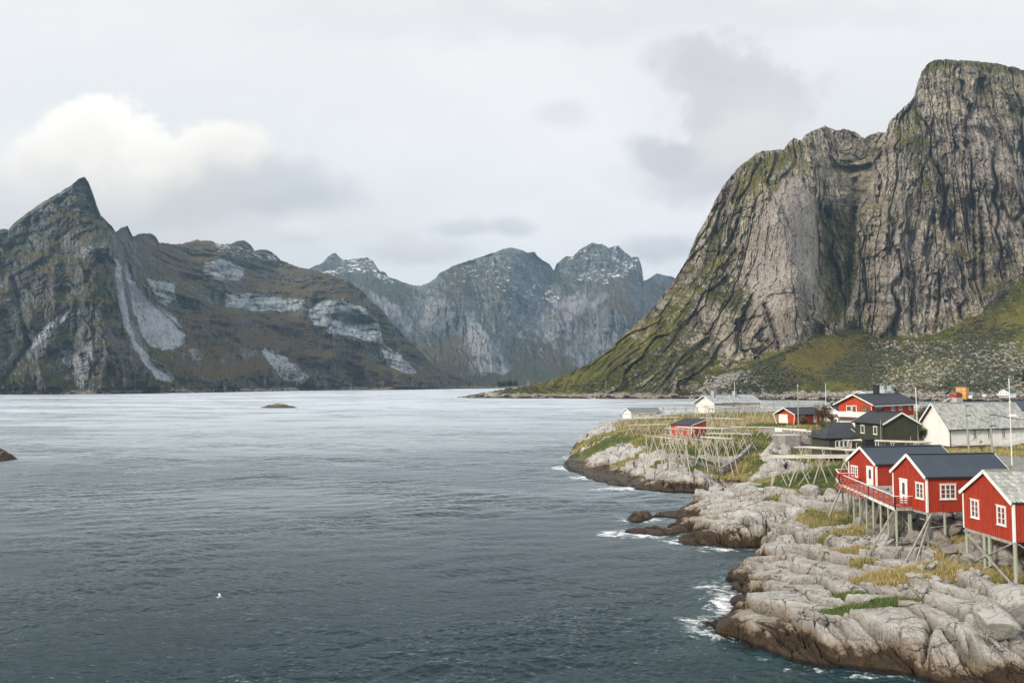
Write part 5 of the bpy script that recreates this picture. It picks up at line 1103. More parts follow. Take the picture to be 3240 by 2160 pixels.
house('hut', 'tiny white hut on the far shore between yellow and white houses', 'hut', cws, 30, 3.4, 3, 1.8, 1.0, wall='wall_white', roof='slate_far', style='flat', batten=0, gutter=False, corners=False)
cdb = at(3220, 1329, 200.0)
house('dark_roofed_house', 'house with dark blue roof cut by the right photo edge behind the white house', 'house', cdb, -4, 12, 6, 2.5, 2.3, oh=.1, wall='white', roof='roof_blue', style='flat', batten=0, gutter=False, corners=False)

# ---- wooden tub housing by the garden wall
ct = at(2489, 1420, 150.0)
kt = empty('wooden_tank', (ct.x, ct.y, ct.z), R(14), 'grey vertical boarded octagonal tank house beside the stone garden wall', 'tank house')
b = MB(); oc = [(-2.3, -1.0), (-1.5, -1.9), (1.5, -1.9), (2.35, -1.0), (2.35, 1.0), (1.5, 1.9), (-1.5, 1.9), (-2.3, 1.0)]
b.add([(x, y, -.3) for x, y in oc] + [(x, y, 2.55) for x, y in oc], [(i, (i + 1) % 8, 8 + (i + 1) % 8, 8 + i) for i in range(8)])
for i in range(8):
    p, q = Vector((*oc[i], 0)), Vector((*oc[(i + 1) % 8], 0)); n_ = max(2, int((q - p).length / .2))
    for j in range(n_): a_ = p.lerp(q, (j + .5) / n_) * 1.008; b.beam((a_.x, a_.y, -.3), (a_.x, a_.y, 2.5), .10, .03)
b.build('wall', M['deck'], kt)
b = MB(); b.add([(x * 1.03, y * 1.03, 2.55) for x, y in oc] + [(x * 1.03, y * 1.03, 2.68) for x, y in oc], [tuple(range(7, -1, -1)), tuple(range(8, 16))] + [(i, (i + 1) % 8, 8 + (i + 1) % 8, 8 + i) for i in range(8)]); b.build('lid', M['concrete'], kt)
MB().bar((.2, -.3, 2.6), (.2, -.3, 5.6), .04).build('mast', M['metal'], kt)

# ---- walls
def stone_run(name, label, pts_, h0, h1, thick, seed, mm='stone', course=.28, slen=.55):
    b = MB(); rnd = random.Random(seed)
    for (p, q), (ha, hb) in zip(zip(pts_[:-1], pts_[1:]), [(h0, h1)] * (len(pts_) - 1)):
        p, q = Vector(p), Vector(q); L_ = (q - p).xy.length; d_ = (q - p).normalized(); n_ = Vector((-d_.y, d_.x, 0)); z = -.3
        hh = ha
        while z < hh:
            ch_ = course * rnd.uniform(.7, 1.3); s_ = rnd.uniform(-.3, 0)
            while s_ < L_:
                w_ = slen * rnd.uniform(.6, 1.6); c_ = p + d_ * (s_ + w_ / 2); c_.z = p.z + (q.z - p.z) * min(max((s_ + w_ / 2) / L_, 0), 1) + z + ch_ / 2
                hw, hh_, ht = w_ * .47, ch_ * .46, thick / 2 * rnd.uniform(.8, 1.15); vs = []
                for sz_ in (-1, 1):
                    for sy in (-1, 1):
                        for sx in (-1, 1):
                            j = rnd.uniform(.72, 1.05); k_ = rnd.uniform(.7, 1.05)
                            vs.append(c_ + d_ * (sx * hw * j) + n_ * (sy * ht) + Vector((0, 0, sz_ * hh_ * k_)))
                b.add(vs, [(0, 2, 3, 1), (4, 5, 7, 6), (0, 1, 5, 4), (1, 3, 7, 5), (3, 2, 6, 7), (2, 0, 4, 6)]); s_ += w_
            z += ch_
    return tag(b.build(name, M[mm]), label, 'wall')
def onground(px, py, z): p = onz(px, py, z); p.z = gz(p.x, p.y); return p
ws = [onground(2108, 1450, 4.3), onground(2190, 1457, 4.3), onground(2280, 1454, 4.5), onground(2335, 1446, 4.7), onground(2380, 1436, 4.9)]
stone_run('dry_stone_wall', 'low dry stone wall at the foot of the drying racks above the rocks', ws, .95, .95, .7, 5)
gw = [at(2478, 1398, 157), at(2582, 1408, 152)]
stone_run('garden_wall', 'mortared stone garden wall below the white concrete parapet', [Vector((p.x, p.y, p.z)) for p in gw], 2.4, 2.4, .6, 8, course=.35, slen=.5)
b = MB(); g0 = at(2452, 1353, 160); g1 = at(2552, 1358, 157.5); b.beam((g0.x, g0.y, g0.z - .35), (g1.x, g1.y, g1.z - .35), .3, .75); tag(b.build('parapet', M['white']), 'left length of white concrete parapet in front of the lawn', 'wall', 'white concrete parapets')
b = MB(); g0 = at(2554, 1362, 156.5); g1 = at(2612, 1366, 154.5); b.beam((g0.x, g0.y, g0.z - .35), (g1.x, g1.y, g1.z - .35), .3, .8); tag(b.build('parapet', M['white']), 'lower right length of white concrete parapet reaching the green house', 'wall', 'white concrete parapets')
# ================================================================== drying racks
def rack(label, a, b, wd, ztop=None, tops=10, step=3.0, seed=0, lean=1.0, cross=True, side=1, beams=True, scatter=.5, cat='drying rack'):
    """a fish drying rack: A-shaped pairs of legs carry long beams, loose poles lie along the top. a, b = ends of the front beam in the world"""
    rnd = random.Random(seed); a, b = Vector(a), Vector(b); L_ = (b - a).length; d_ = (b - a).normalized(); n_ = Vector((-d_.y, d_.x, 0)).normalized()
    if n_.y < 0: n_ = -n_
    root = empty('drying_rack', (a.x, a.y, gz(a.x, a.y)), 0, label, cat, 'fish drying racks on the headland'); O = root.location
    k = max(1, round(L_ / (step * 1.1)))
    for i in range(k + 1):
        t_ = (i + .12) / (k + .24) if k else 0; p = a + d_ * (L_ * min(max(t_, .03), .97))
        for j, off in enumerate([0, wd] if wd > .8 else [0]):
            q = p + n_ * off
            for s_ in (-1, 1):
                sp = rnd.uniform(.15, .55) * lean * rnd.choice([-1, 1]); tilt = s_ * rnd.uniform(.75, 1.35) * lean
                f = q + n_ * (sp * 1.25) + d_ * tilt; fz = gz(f.x, f.y) - .25
                top = q - n_ * (.10 * s_) - d_ * (s_ * rnd.uniform(.05, .2)); ext = rnd.uniform(.02, .28)
                tz = q.z - .06
                dirv = Vector((top.x - f.x, top.y - f.y, tz - fz)).normalized(); tp = Vector((top.x, top.y, tz)) + dirv * ext
                MB().bar(Vector((f.x, f.y, fz)) - O, tp - O, .085, .06, n=5).build('leg', M['rackleg'], root)
        if cross and i < k and rnd.random() < .55:
            q = a + d_ * (L_ * (i + .9) / (k + .24)) + n_ * rnd.choice([0, wd]); f = p + n_ * rnd.choice([0, wd]); MB().bar(Vector((f.x, f.y, gz(f.x, f.y) + .1)) - O, Vector((q.x, q.y, q.z - .3)) - O, .06, .05, n=5).build('brace', M['rackleg'], root)
    if wd > .8:
        for i in range(k + 1):
            p = a + d_ * (L_ * (i + .12) / (k + .24)); MB().bar(p - n_ * .4 - O, p + n_ * (wd + .4) - O, .07, .06, n=5).build('cross_beam', M['rackpole'], root)
    for i in range(tops):
        o1 = (wd + .3) * (i + rnd.uniform(.1, .9)) / max(tops, 1) - .15 if wd > .8 else (i - (tops - 1) / 2) * .22
        o2 = o1 + rnd.uniform(-.3, .3) * (1 if wd > .8 else .15)
        u0 = rnd.uniform(-.7, .5) - .5 * scatter * rnd.random(); u1 = L_ + rnd.uniform(-.5, .8)
        if L_ > 9 and rnd.random() < .75:
            if rnd.random() < .5: u1 = L_ * rnd.uniform(.5, .75)
            else: u0 = L_ * rnd.uniform(.25, .5)
        zt = .09 + rnd.uniform(0, .07); p, q = a + d_ * u0 + n_ * o1, a + d_ * u1 + n_ * o2
        zz0 = a.z + (b.z - a.z) * u0 / L_ + zt; zz1 = a.z + (b.z - a.z) * u1 / L_ + zt + rnd.uniform(-.04, .08)
        MB().bar(Vector((p.x, p.y, zz0)) - O, Vector((q.x, q.y, zz1)) - O, .065, .045, n=5).build('pole', M['rackpole'], root)
    return root
RK = [  # label, end, end (photo px, py, depth), width, number of loose poles, leg spacing, lean
 ('bare long rack nearest the water on the far headland, sloping over the dry stone wall', (2042,1378,149), (2174,1396,137.5), 0, 2, 2.4, 1.5),
 ('long single beam rack just behind the one over the dry stone wall', (2091,1375,152), (2231,1395,140), 0, 2, 2.3, 1.5),
 ('short rack above the right half of the dry stone wall', (2215,1384,146), (2300,1391,141), 1.5, 5, 1.9, 1.3),
 ('rack crossing in front of the left wall of the red shed', (2104,1356,166), (2180,1363,157), 1.2, 4, 2.2, 1.1),
 ('wide rack of grey poles right in front of the red shed', (2142,1353,160), (2290,1359,156), 3.2, 14, 2.2, 1.0),
 ('wide low rack of grey poles below and right of the red shed', (2240,1374,150), (2356,1376,146), 2.6, 12, 2.2, 1.2),
 ('rack with two long pale beams reaching to the white parapet', (2319,1352,166), (2452,1354,160), 1.4, 6, 2.4, 1.2),
 ('pale rack on the lawn edge directly right of the red shed roof', (2218,1323,190), (2352,1328,186), 1.8, 7, 2.4, 1.0),
 ('rack on the grass slope left of the red shed', (1990,1347,188), (2116,1344,184), 2.4, 11, 2.2, .9),
 ('long rack in front of the white boathouse', (1949,1327,214), (2142,1322,209), 2.2, 10, 2.3, .9),
 ('thin grey rack across the white boathouse wall', (1959,1311,232), (2077,1308,232), 1.6, 7, 3.2, .8),
 ('pale high rack left of the long white building', (2091,1288,236), (2248,1290,232), 2.4, 12, 3.6, .9),
 ('lower shaded rack between boathouse and long white building', (2094,1302,242), (2184,1302,240), 1.5, 6, 3.0, .8),
 ('rack across the gable of the long white building', (2189,1280,228), (2313,1291,222), 2.0, 9, 3.2, .9),
 ('long pale rack in front of the long wall of the white building', (2240,1294,214), (2422,1284,206), 2.5, 14, 3.4, 1.0),
 ('far rack stretching from the white building to the garage', (2347,1275,238), (2597,1271,230), 2.5, 14, 3.8, .9),
 ('large rack of grey poles on the green knoll above the gully', (2444,1451,104), (2680,1452,100), 4.5, 17, 2.6, 1.1),
 ('pale rack at the wing of the green house', (2526,1418,118), (2690,1428,113), 2.8, 16, 3.4, .6),
 ('rack piled with pale poles in front of the green house', (2682,1395,117), (2905,1404,108), 3.2, 20, 3.6, .8),
]
for i, (lb, p, q, wd, tp, st_, ln) in enumerate(RK): rack(lb, at(*p), at(*q), wd, tops=tp, step=st_, seed=100 + i, lean=ln)
# far racks below the cliff
rack('distant drying rack on the far shore left of the yellow house', at(2872, 1243, 700), at(2995, 1241, 690), 3, tops=5, step=8, seed=77, lean=2.0)
r_ = empty('drying_rack', at(1535, 1249, 960), 0, 'tiny white rack on the tip of the far peninsula', 'drying rack'); 
for i in range(6):
    for s_ in (-1, 1): MB().beam((i * 1.8, s_ * 1.2, -1.5), (i * 1.8, 0, 3.2), .22, .22).build('leg', M['white'], r_)
for z_ in (1.6, 3.1): MB().beam((-.5, 0, z_), (9.6, 0, z_), .28, .28).build('pole', M['white'], r_)
# a heap of spare poles beside the red shed
p = onground(2095, 1408, 5.4); hp = empty('pole_heap', p, 0, 'heap of spare pale poles lying on the grass below the red shed', 'pole heap')
for i in range(9): MB().bar((-.3 + .1 * i, i * .12, .08 + .02 * (i % 3)), (4.2 + .1 * (i % 4), i * .14 - .4, .12 + .05 * (i % 2)), .06, n=5).build('pole', M['rackpole'], hp)

# ================================================================== poles, masts, wires
def pole(name, label, cat, top, foot, r, m, group=None, extras=None):
    o = empty(name, foot, 0, label, cat, group); h_ = Vector(top) - Vector(foot)
    MB().bar((0, 0, -.6), h_, r, r * .75, n=8).build('pole', M[m], o)
    if extras: extras(o, h_)
    return o
def ins(o, h_):
    for dz_ in (-.3, -1.9):
        MB().beam(h_ + Vector((-.05, -.1, dz_)), h_ + Vector((.75, -.1, dz_ + .05)), .10, .12).build('bracket', M['black'], o)
def lamp(o, h_):
    ins(o, h_); MB().bar(h_ + Vector((0, 0, -.5)), h_ + Vector((2.6, -.3, -.35)), .035, n=5).build('arm', M['metal'], o)
    b = MB(); b.add([(x + h_.x + 3.2, y + h_.y - .3, z + h_.z - .45) for x, y, z in ((-.75, -.22, 0), (.75, -.22, 0), (.75, .22, 0), (-.75, .22, 0), (-.3, -.1, .28), (.3, -.1, .28), (.3, .1, .28), (-.3, .1, .28))], [(3, 2, 1, 0), (4, 5, 6, 7), (0, 1, 5, 4), (1, 2, 6, 5), (2, 3, 7, 6), (3, 0, 4, 7)]); b.build('lamp_head', M['white'], o)
def gnd(px, py, Y): p = at(px, py, Y); p.z = min(p.z, gz(p.x, p.y)) ; return p
u1 = pole('utility_pole', 'leaning grey utility pole before the left half of the white house wall', 'utility pole', at(3055, 1277, 128), gnd(3067, 1418, 128), .16, 'post', extras=ins)
u2 = pole('utility_pole', 'utility pole with street lamp head and cables before the white house', 'utility pole', at(3132, 1306, 118), gnd(3141, 1429, 118), .15, 'post', extras=lamp)
pole('flagpole', 'tall white flagpole at the wheelchair ramp, reaching above the roof', 'flagpole', at(3192, 1196, 112), gnd(3201, 1434, 112), .075, 'white', extras=lambda o, h_: (MB().bar(h_ + Vector((0, 0, -1.5)), h_ + Vector((0, 0, -1.35)), .22, n=8).build('finial', M['rackpole'], o)))
pole('flagpole', 'white flagpole between the orange house and the white house', 'flagpole', at(2897, 1225, 140), gnd(2904, 1340, 140), .08, 'white')
pole('flagpole', 'thin white flagpole left of the orange house', 'flagpole', at(2612, 1212, 205), gnd(2614, 1322, 205), .08, 'white')
pole('lamp_post', 'grey post with small round lamp beside the garage', 'lamp post', at(2524, 1222, 176), gnd(2526, 1338, 176), .13, 'post', extras=lambda o, h_: (MB().bar(h_ + Vector((0, 0, 0)), h_ + Vector((0, 0, .45)), .2, .12, n=8).build('lamp_head', M['metal'], o)))
pole('flagpole', 'white flagpole with red middle rising behind the long white building', 'flagpole', at(2324, 1208, 262), gnd(2324, 1290, 262), .09, 'white')
pole('thin_mast', 'thin pale mast at the corner of the green house', 'mast', at(2786, 1327, 116), gnd(2788, 1412, 116), .045, 'post')
pole('thin_mast', 'short grey stake in front of the green house gable', 'mast', at(2881, 1380, 114), gnd(2882, 1402, 114), .05, 'post')
def wire(name, label, p, q, sag, r=.03):
    b = MB(); n_ = 14; pp = [Vector(p).lerp(Vector(q), i / n_) - Vector((0, 0, sag * 4 * (i / n_) * (1 - i / n_))) for i in range(n_ + 1)]
    for i in range(n_): b.bar(pp[i], pp[i + 1], r, n=4)
    tag(b.build(name, M['black']), label, 'cable', 'overhead cables')
t1 = at(3055, 1279, 128); t2 = at(3133, 1310, 118)
wire('overhead_cable', 'sagging cable between the two wooden utility poles', t1 + Vector((.5, 0, -.3)), t2 + Vector((0, 0, -.2)), 1.3)
wire('overhead_cable', 'thick cable running from the lamp pole to the right edge', t2 + Vector((.5, 0, 0)), at(3300, 1330, 112), .25, .05)
wire('overhead_cable', 'drooping cable from the lamp pole down to the foot of the white house', t2 + Vector((0, 0, -.6)), at(3010, 1404, 139), 1.6)
# far shore power masts: pairs of poles
for i, (px, py0, py1, Y, lb) in enumerate([(514,1218,1234,1420,'leftmost distant H shaped power mast below the pale slab'), (579,1222,1233,1480,'second distant power mast from the left'), (712,1224,1236,1570,'third distant power mast from the left, low by the shore'),
        (839,1200,1214,1700,'tall distant power mast left of the small islet'), (940,1204,1216,1800,'distant power mast above the small islet'), (1007,1206,1219,1880,'distant power mast right of the small islet'), (1109,1213,1224,2000,'distant power mast on the pale green shore patch'),
        (1210,1207,1217,2150,'distant power mast on the brown slope, right of the green patch'), (1334,1207,1219,2350,'distant power mast second from the end of the left slopes'), (1388,1209,1219,2450,'last distant power mast of the left slopes')]):
    f_ = at(px, py1, Y); o = empty('power_mast', f_, 0, lb, 'power mast', 'power masts along the far shore'); h_ = (py1 - py0) / F * Y
    for s_ in (-1.4, 1.4): MB().bar((s_, 0, -3), (s_, 0, h_), .38, n=5).build('pole', M['post'], o)
    MB().beam((-2.6, 0, h_ - 1.0), (2.6, 0, h_ - 1.0), .4, .4).build('crossarm', M['post'], o)
for px, py0, py1, Y, lb in [(1747,1193,1206,985,'roadside pole on the grassy ridge of the peninsula, leftmost'), (1814,1189,1204,975,'roadside pole in the middle of the grassy peninsula'), (1917,1194,1216,955,'tall roadside pole on the peninsula before the cliffs'), (2073,1228,1247,940,'roadside pole on the rocks under the cliff base'),
        (2365,1233,1246,930,'roadside pole above the scree left of the flagpole'), (2470,1225,1239,920,'roadside pole on the green slope above the garage'), (2570,1229,1245,900,'roadside pole on the slope right of the garage'), (2969,1210,1230,860,'roadside pole left of the yellow house'), (3102,1211,1228,850,'roadside pole above the roof of the little hut'), (3118,1214,1238,840,'roadside pole right of the yellow house')]:
    f_ = at(px, py1, Y); o = empty('roadside_pole', f_, 0, lb, 'pole', 'poles along the road under the cliff'); MB().bar((0, 0, -4), (0, 0, (py1 - py0) / F * Y), .26, .2, n=5).build('pole', M['post'], o)
# cairn on the peninsula
f_ = at(1671, 1219, 1000); o = empty('cairn', f_, 0, 'stone cairn with a rod on the back of the peninsula', 'cairn')
b = MB(); rnd = random.Random(4)
for i in range(40):
    z_ = rnd.uniform(-1, 4.2); r_ = 2.3 * (1 - z_ / 6.5); a_ = rnd.uniform(0, 6.28); c_ = Vector((r_ * .7 * math.cos(a_), r_ * .7 * math.sin(a_), z_)); s_ = rnd.uniform(.5, .9); b.bar(c_ - Vector((s_, 0, 0)), c_ + Vector((s_, .2, .1)), s_ * .7, s_ * .55, n=6)
b.build('stones', M['stone'], o); MB().bar((0, 0, 4), (0, 0, 8.2), .2, n=5).build('rod', M['post'], o)

# ================================================================== boulders
def rockmesh(seed, jag=.22, flat=.75):
    import bmesh
    rnd = random.Random(seed); bm = bmesh.new(); bmesh.ops.create_icosphere(bm, subdivisions=3, radius=1)
    planes = []
    for i in range(13):
        v = Vector((rnd.gauss(0, 1), rnd.gauss(0, 1), rnd.gauss(0, 1))).normalized(); planes.append((v, rnd.uniform(.55, .85)))
    ph = [rnd.uniform(0, 6) for _ in range(6)]
    for v in bm.verts:
        c_ = v.co.copy()
        for n_, d_ in planes:
            k = c_.dot(n_) - d_
            if k > 0: c_ -= n_ * k
        j = .03 * math.sin(c_.x * 7 + ph[0]) * math.sin(c_.y * 8 + ph[1]) + .02 * math.sin(c_.z * 13 + ph[2] + c_.x * 9); c_ *= 1 + j; c_.z *= flat; v.co = c_
    me = bpy.data.meshes.new('boulder'); bm.to_mesh(me); bm.free(); me.materials.append(M['boulder'])
    me.polygons.foreach_set('use_smooth', [False] * len(me.polygons)); return me
RM = [rockmesh(s_, flat=f_) for s_, f_ in ((1, .7), (2, .8), (3, .6), (4, .9), (5, .7), (6, .75), (7, .65), (8, .85))]
RP = []
for me_ in RM[:5]: q_ = me_.copy(); q_.materials[0] = M['pale_boulder']; RP.append(q_)
def boulder(p, s_, label, group, rnd, sink=.3, tilt=.5, name='boulder', mesh=None):
    o = bpy.data.objects.new(name, mesh or rnd.choice(RM)); col.objects.link(o)
    o.location = (p[0], p[1], p[2] + s_ * (.75 - sink)); o.scale = (s_ * rnd.uniform(.85, 1.3), s_ * rnd.uniform(.8, 1.2), s_ * rnd.uniform(.8, 1.15))
    o.rotation_euler = (rnd.uniform(-tilt, tilt), rnd.uniform(-tilt, tilt), rnd.uniform(0, 6.28)); return tag(o, label, 'boulder', group)
rnd = random.Random(12)
for (px, py, z_, s_, lb) in [(3086,1790,4.1,.95,'angular pale boulder alone on the tawny grass left of the nearest cabin stilts'), (3185,1825,3.6,1.25,'flat broad pale boulder at the feet of the nearest cabin stilts'), (3215,1960,3.0,1.9,'big smooth pale boulder at the right edge below the nearest cabin'),
        (3150,2010,2.6,1.6,'rounded boulder at lower right beneath the big smooth one'), (2630,1580,4.6,1.15,'large upright grey boulder left of the deck, beside the grassy knoll'), (2570,1585,4.2,1.2,'tall pale rock block at the top of the middle promontory'), (2700,1615,4.4,1.0,'grey boulder under the left end of the deck'),
        (2748,1640,4.3,1.0,'pale rounded boulder standing among the left deck posts'), (2800,1725,3.8,1.3,'boulder at the foot of the corner deck post')]:
    p = onz(px, py, z_); boulder((p[0], p[1], gz(p[0], p[1])), s_, lb, None, rnd, sink=.45, mesh=rnd.choice(RP))
n_ = 0
gb = 'loose boulders under the cabins'
while n_ < 120:
    x, y = rnd.uniform(33.2, 43.5), rnd.uniform(60.5, 84)
    if x / y < .415 or x / y > .66: continue
    if x < 34.3 and y < 66: continue
    boulder((x, y, gz(x, y)), abs(rnd.gauss(.5, .28)) + .2, 'grey angular boulder among many on the slope under the red cabins', gb, rnd, sink=.28); n_ += 1
n_ = 0
while n_ < 95:
    px, py = rnd.uniform(2375, 2500), rnd.uniform(1425, 1535); c_ = 2470 - (py - 1425) * .45
    if abs(px - c_) > 38: continue
    z_ = 5.4 - (py - 1425) / 110 * 3.4; p = onz(px, py, z_); boulder((p[0], p[1], gz(p[0], p[1])), abs(rnd.gauss(.55, .22)) + .22, 'pale grey boulder in the rubble gully between the two headlands', 'boulders in the rubble gully', rnd, sink=.3, mesh=rnd.choice(RP)); n_ += 1
n_ = 0
while n_ < 60:
    px, py = rnd.uniform(2850, 3240), rnd.uniform(1760, 1900); z_ = 4.0 - (py - 1760) / 140 * .8; p = onz(px, py, z_)
    boulder((p[0], p[1], gz(p[0], p[1])), abs(rnd.gauss(.12, .12)) + .14, 'small loose stone on the grassy ledge below the cabins', 'small stones on the grassy ledge', rnd, sink=.35, mesh=rnd.choice(RP)); n_ += 1

# boulders and scree at the foot of the far cliff: past counting
dg = bpy.context.evaluated_depsgraph_get(); dg.update()
from mathutils.bvhtree import BVHTree
mo = [o for o in scene.objects if o.name.startswith('mountain')][0]
def hit(px, py):
    r = Vector(ray(px, py)).normalized(); ok, loc, nn, idx = mo.ray_cast(Vector((0, 0, CH)), r); return loc if ok else None
base_v = []; base_f = []
import bmesh
bmr = bmesh.new(); bmesh.ops.create_icosphere(bmr, subdivisions=1, radius=1); iv = [v.co.copy() for v in bmr.verts]; if_ = [[v.index for v in f.verts] for f in bmr.faces]; bmr.free()
def scatter(name, label_m, n, sampler, size, mm, sq=.7, rough=.35, seed=1, up=.2):
    rnd = random.Random(seed); V_ = []; F_ = []
    tries = 0
    while n > 0 and tries < 20000:
        tries += 1; s_ = sampler(rnd)
        if s_ is None: continue
        loc = hit(*s_[:2])
        if loc is None: continue
        sz_ = size(rnd) * (s_[2] if len(s_) > 2 else 1); k = len(V_); fx, fy = rnd.uniform(.8, 1.4), rnd.uniform(.8, 1.3)
        for v in iv:
            q = v * (1 + rnd.uniform(-rough, rough)); V_.append((loc.x + q.x * sz_ * fx, loc.y + q.y * sz_ * fy, loc.z + q.z * sz_ * sq + sz_ * up))
        F_ += [[k + i for i in f] for f in if_]; n -= 1
    return npmesh(name, np.array(V_), np.array(F_), mm, None, smooth=False, kind='stuff')
stone_far = simple('far_stone', (.32, .30, .27), (.20, .185, .165), .9, .3, isl=.3)
scatter('shore_boulders', None, 1300, lambda r: (r.uniform(2180, 3240), 1255 - abs(r.gauss(0, 7)) - (3240 - 0) * 0), lambda r: r.uniform(.8, 2.4), stone_far, seed=3)
scatter('scree', None, 2600, lambda r: (lambda x, y: (x, y))(r.uniform(2760, 3240), r.uniform(1080, 1250)) if r.random() < .75 else (r.uniform(2230, 2420), r.uniform(1190, 1250)), lambda r: r.uniform(.5, 1.7) * (1.6 if r.random() < .06 else 1), stone_far, seed=4)
# ================================================================== vegetation
def leafcloud(rnd, centre, rad, n, size, quads):
    for _ in range(n):
        while True:
            p = Vector((rnd.uniform(-1, 1), rnd.uniform(-1, 1), rnd.uniform(-1, 1)))
            if p.length < 1: break
        p = p * (.55 + .45 * rnd.random()); c_ = centre + Vector((p.x * rad[0], p.y * rad[1], p.z * rad[2]))
        a = Vector((rnd.gauss(0, 1), rnd.gauss(0, 1), rnd.gauss(0, 1))).normalized(); b = a.orthogonal().normalized(); s_ = size * rnd.uniform(.6, 1.3)
        quads.add([c_ - a * s_, c_ + b * s_ * .5, c_ + a * s_, c_ - b * s_ * .5], [(0, 1, 2, 3)])
def bush(name, label, cat, p, h_, w_, n, leaf, m, seed, trunk=True, group=None, clumps=9):
    rnd = random.Random(seed); o = empty(name, p, 0, label, cat, group); t_ = MB(); lf = MB()
    for i in range(clumps):
        a_ = rnd.uniform(0, 6.28); rr_ = rnd.uniform(.1, .75) * w_ / 2; z_ = h_ * rnd.uniform(.35, .85); e_ = Vector((rr_ * math.cos(a_), rr_ * math.sin(a_), z_)); mid_ = Vector((e_.x * .35, e_.y * .35, z_ * .5))
        t_.bar((0, 0, -.3), mid_, .05 * h_ / 3, .035 * h_ / 3, n=5); t_.bar(mid_, e_, .035 * h_ / 3, .012 * h_ / 3, n=4)
        r_ = w_ * rnd.uniform(.16, .28); leafcloud(rnd, e_, (r_, r_, r_ * .9), n // clumps, leaf, lf)
    t_.build('trunk', M['bark'], o); lf.build('crown', M[m], o); return o
def bat(px, py, Y): p = at(px, py, Y); p.z = gz(p.x, p.y); return p
bush('shrub', 'rounded dark shrub in front of the garage wall beside the lamp post', 'shrub', bat(2540, 1345, 182), 3.0, 3.0, 1600, .12, 'leaf_brown', 1)
bush('shrub', 'low green shrub on the lawn before the white basement', 'shrub', bat(2600, 1352, 166), 1.3, 2.4, 700, .10, 'leaf_dark', 2)
bush('tree', 'dark autumn tree right of the garage before the white shed', 'tree', bat(2606, 1340, 172), 5.4, 4.2, 3200, .14, 'leaf_brown', 3, clumps=16)
bush('tree', 'dense dark green tree behind the flagpole left of the orange house', 'tree', bat(2640, 1310, 205), 6.0, 5.0, 2800, .17, 'leaf_dark', 4, clumps=16)
bush('tree', 'brown tree at the left wall of the orange house', 'tree', bat(2634, 1340, 163), 3.8, 2.6, 1500, .11, 'leaf_brown', 5, clumps=12)
bush('tree', 'broad dark tree between the orange house and the white house', 'tree', bat(2893, 1338, 150), 5.2, 5.0, 4000, .15, 'leaf_dark', 6, clumps=18)
bush('tree', 'reddish tree top behind the broad dark one at the orange house', 'tree', bat(2925, 1325, 162), 6.2, 5.0, 3000, .15, 'leaf_brown', 7, clumps=16)
bush('sapling', 'small sparse sapling against the white house wall', 'sapling', bat(3108, 1416, 134), 2.4, 1.5, 260, .10, 'leaf_brown', 8, clumps=6)
def conifer(label, p, h_, w_, seed, m='needle'):
    rnd = random.Random(seed); o = empty('conifer', p, 0, label, 'conifer', 'dark conifers on the far shore'); MB().bar((0, 0, -1), (0, 0, h_), .03 * h_, .008 * h_, n=5).build('trunk', M['bark'], o); lf = MB()
    for i in range(260):
        z_ = h_ * rnd.uniform(.08, 1); r_ = w_ / 2 * (1 - z_ / h_) ** .7 * rnd.uniform(.3, 1.1); a_ = rnd.uniform(0, 6.28); c_ = Vector((r_ * math.cos(a_), r_ * math.sin(a_), z_)); s_ = h_ * .07 * rnd.uniform(.6, 1.3)
        d_ = Vector((math.cos(a_), math.sin(a_), -.5)); n2_ = Vector((-math.sin(a_), math.cos(a_), 0)); lf.add([c_ - d_ * s_, c_ + n2_ * s_ * .6, c_ + d_ * s_, c_ - n2_ * s_ * .6], [(0, 1, 2, 3)])
    lf.build('crown', M[m], o)
rnd = random.Random(21)
for i in range(14):
    px = 1577 + i * 4.6; lb = 'dark conifer in the clump behind the peninsula cairn'
    conifer(lb, at(px, 1224 - .03 * (px - 1577) + rnd.uniform(-1, 1), 1150 + rnd.uniform(-20, 20)), rnd.uniform(6, 9.5), 4.5, 50 + i)
for i in range(9):
    px = 3205 + i * 6; conifer('tall dark conifer at the right edge on the slope beside the white villa', at(px, 1238 + rnd.uniform(-8, 4), 800 + rnd.uniform(0, 40)), rnd.uniform(12, 20), 7.5, 80 + i)
# shrubs on the slope below the cliff and on the peninsula: past counting
def shrubs(name, n, sampler, seed, m):
    rnd = random.Random(seed); V_ = []; F_ = []; tries = 0
    while n > 0 and tries < 30000:
        tries += 1; s_ = sampler(rnd)
        if s_ is None: continue
        loc = hit(s_[0], s_[1])
        if loc is None: continue
        r_ = abs(rnd.gauss(1.0, .7)) + .6; r_ *= s_[2]
        for j in range(16):
            q = Vector((rnd.gauss(0, .55), rnd.gauss(0, .55), abs(rnd.gauss(0, .5)))) * r_; a_ = Vector((rnd.gauss(0, 1), rnd.gauss(0, 1), rnd.gauss(0, 1))).normalized(); b_ = a_.orthogonal().normalized(); k = len(V_); z_ = r_ * .42
            for w2 in (a_ * z_, b_ * z_ * .8, -a_ * z_, -b_ * z_ * .8): V_.append(tuple(loc + q + w2))
            F_.append((k, k + 1, k + 2, k + 3))
        n -= 1
    npmesh(name, np.array(V_), np.array(F_), M[m], None, smooth=False, kind='stuff')
def slope_s(r):
    x = r.uniform(2150, 3240); bl = np.interp(x / VS, [1560,1600,1700,1780,1900,1960,2014,2135,2239,2352], [895,885,850,815,770,745,775,771,727,632]) * VS
    y = r.uniform(bl, 1250); d_ = math.sin(x / 53.) + math.sin(y / 21. + x / 97.) + r.gauss(0, .5)
    return (x, y, 1.) if d_ > .1 else None
shrubs('slope_shrubs', 3600, slope_s, 5, 'leaf_dark'); shrubs('slope_shrubs', 1500, slope_s, 6, 'leaf_brown')
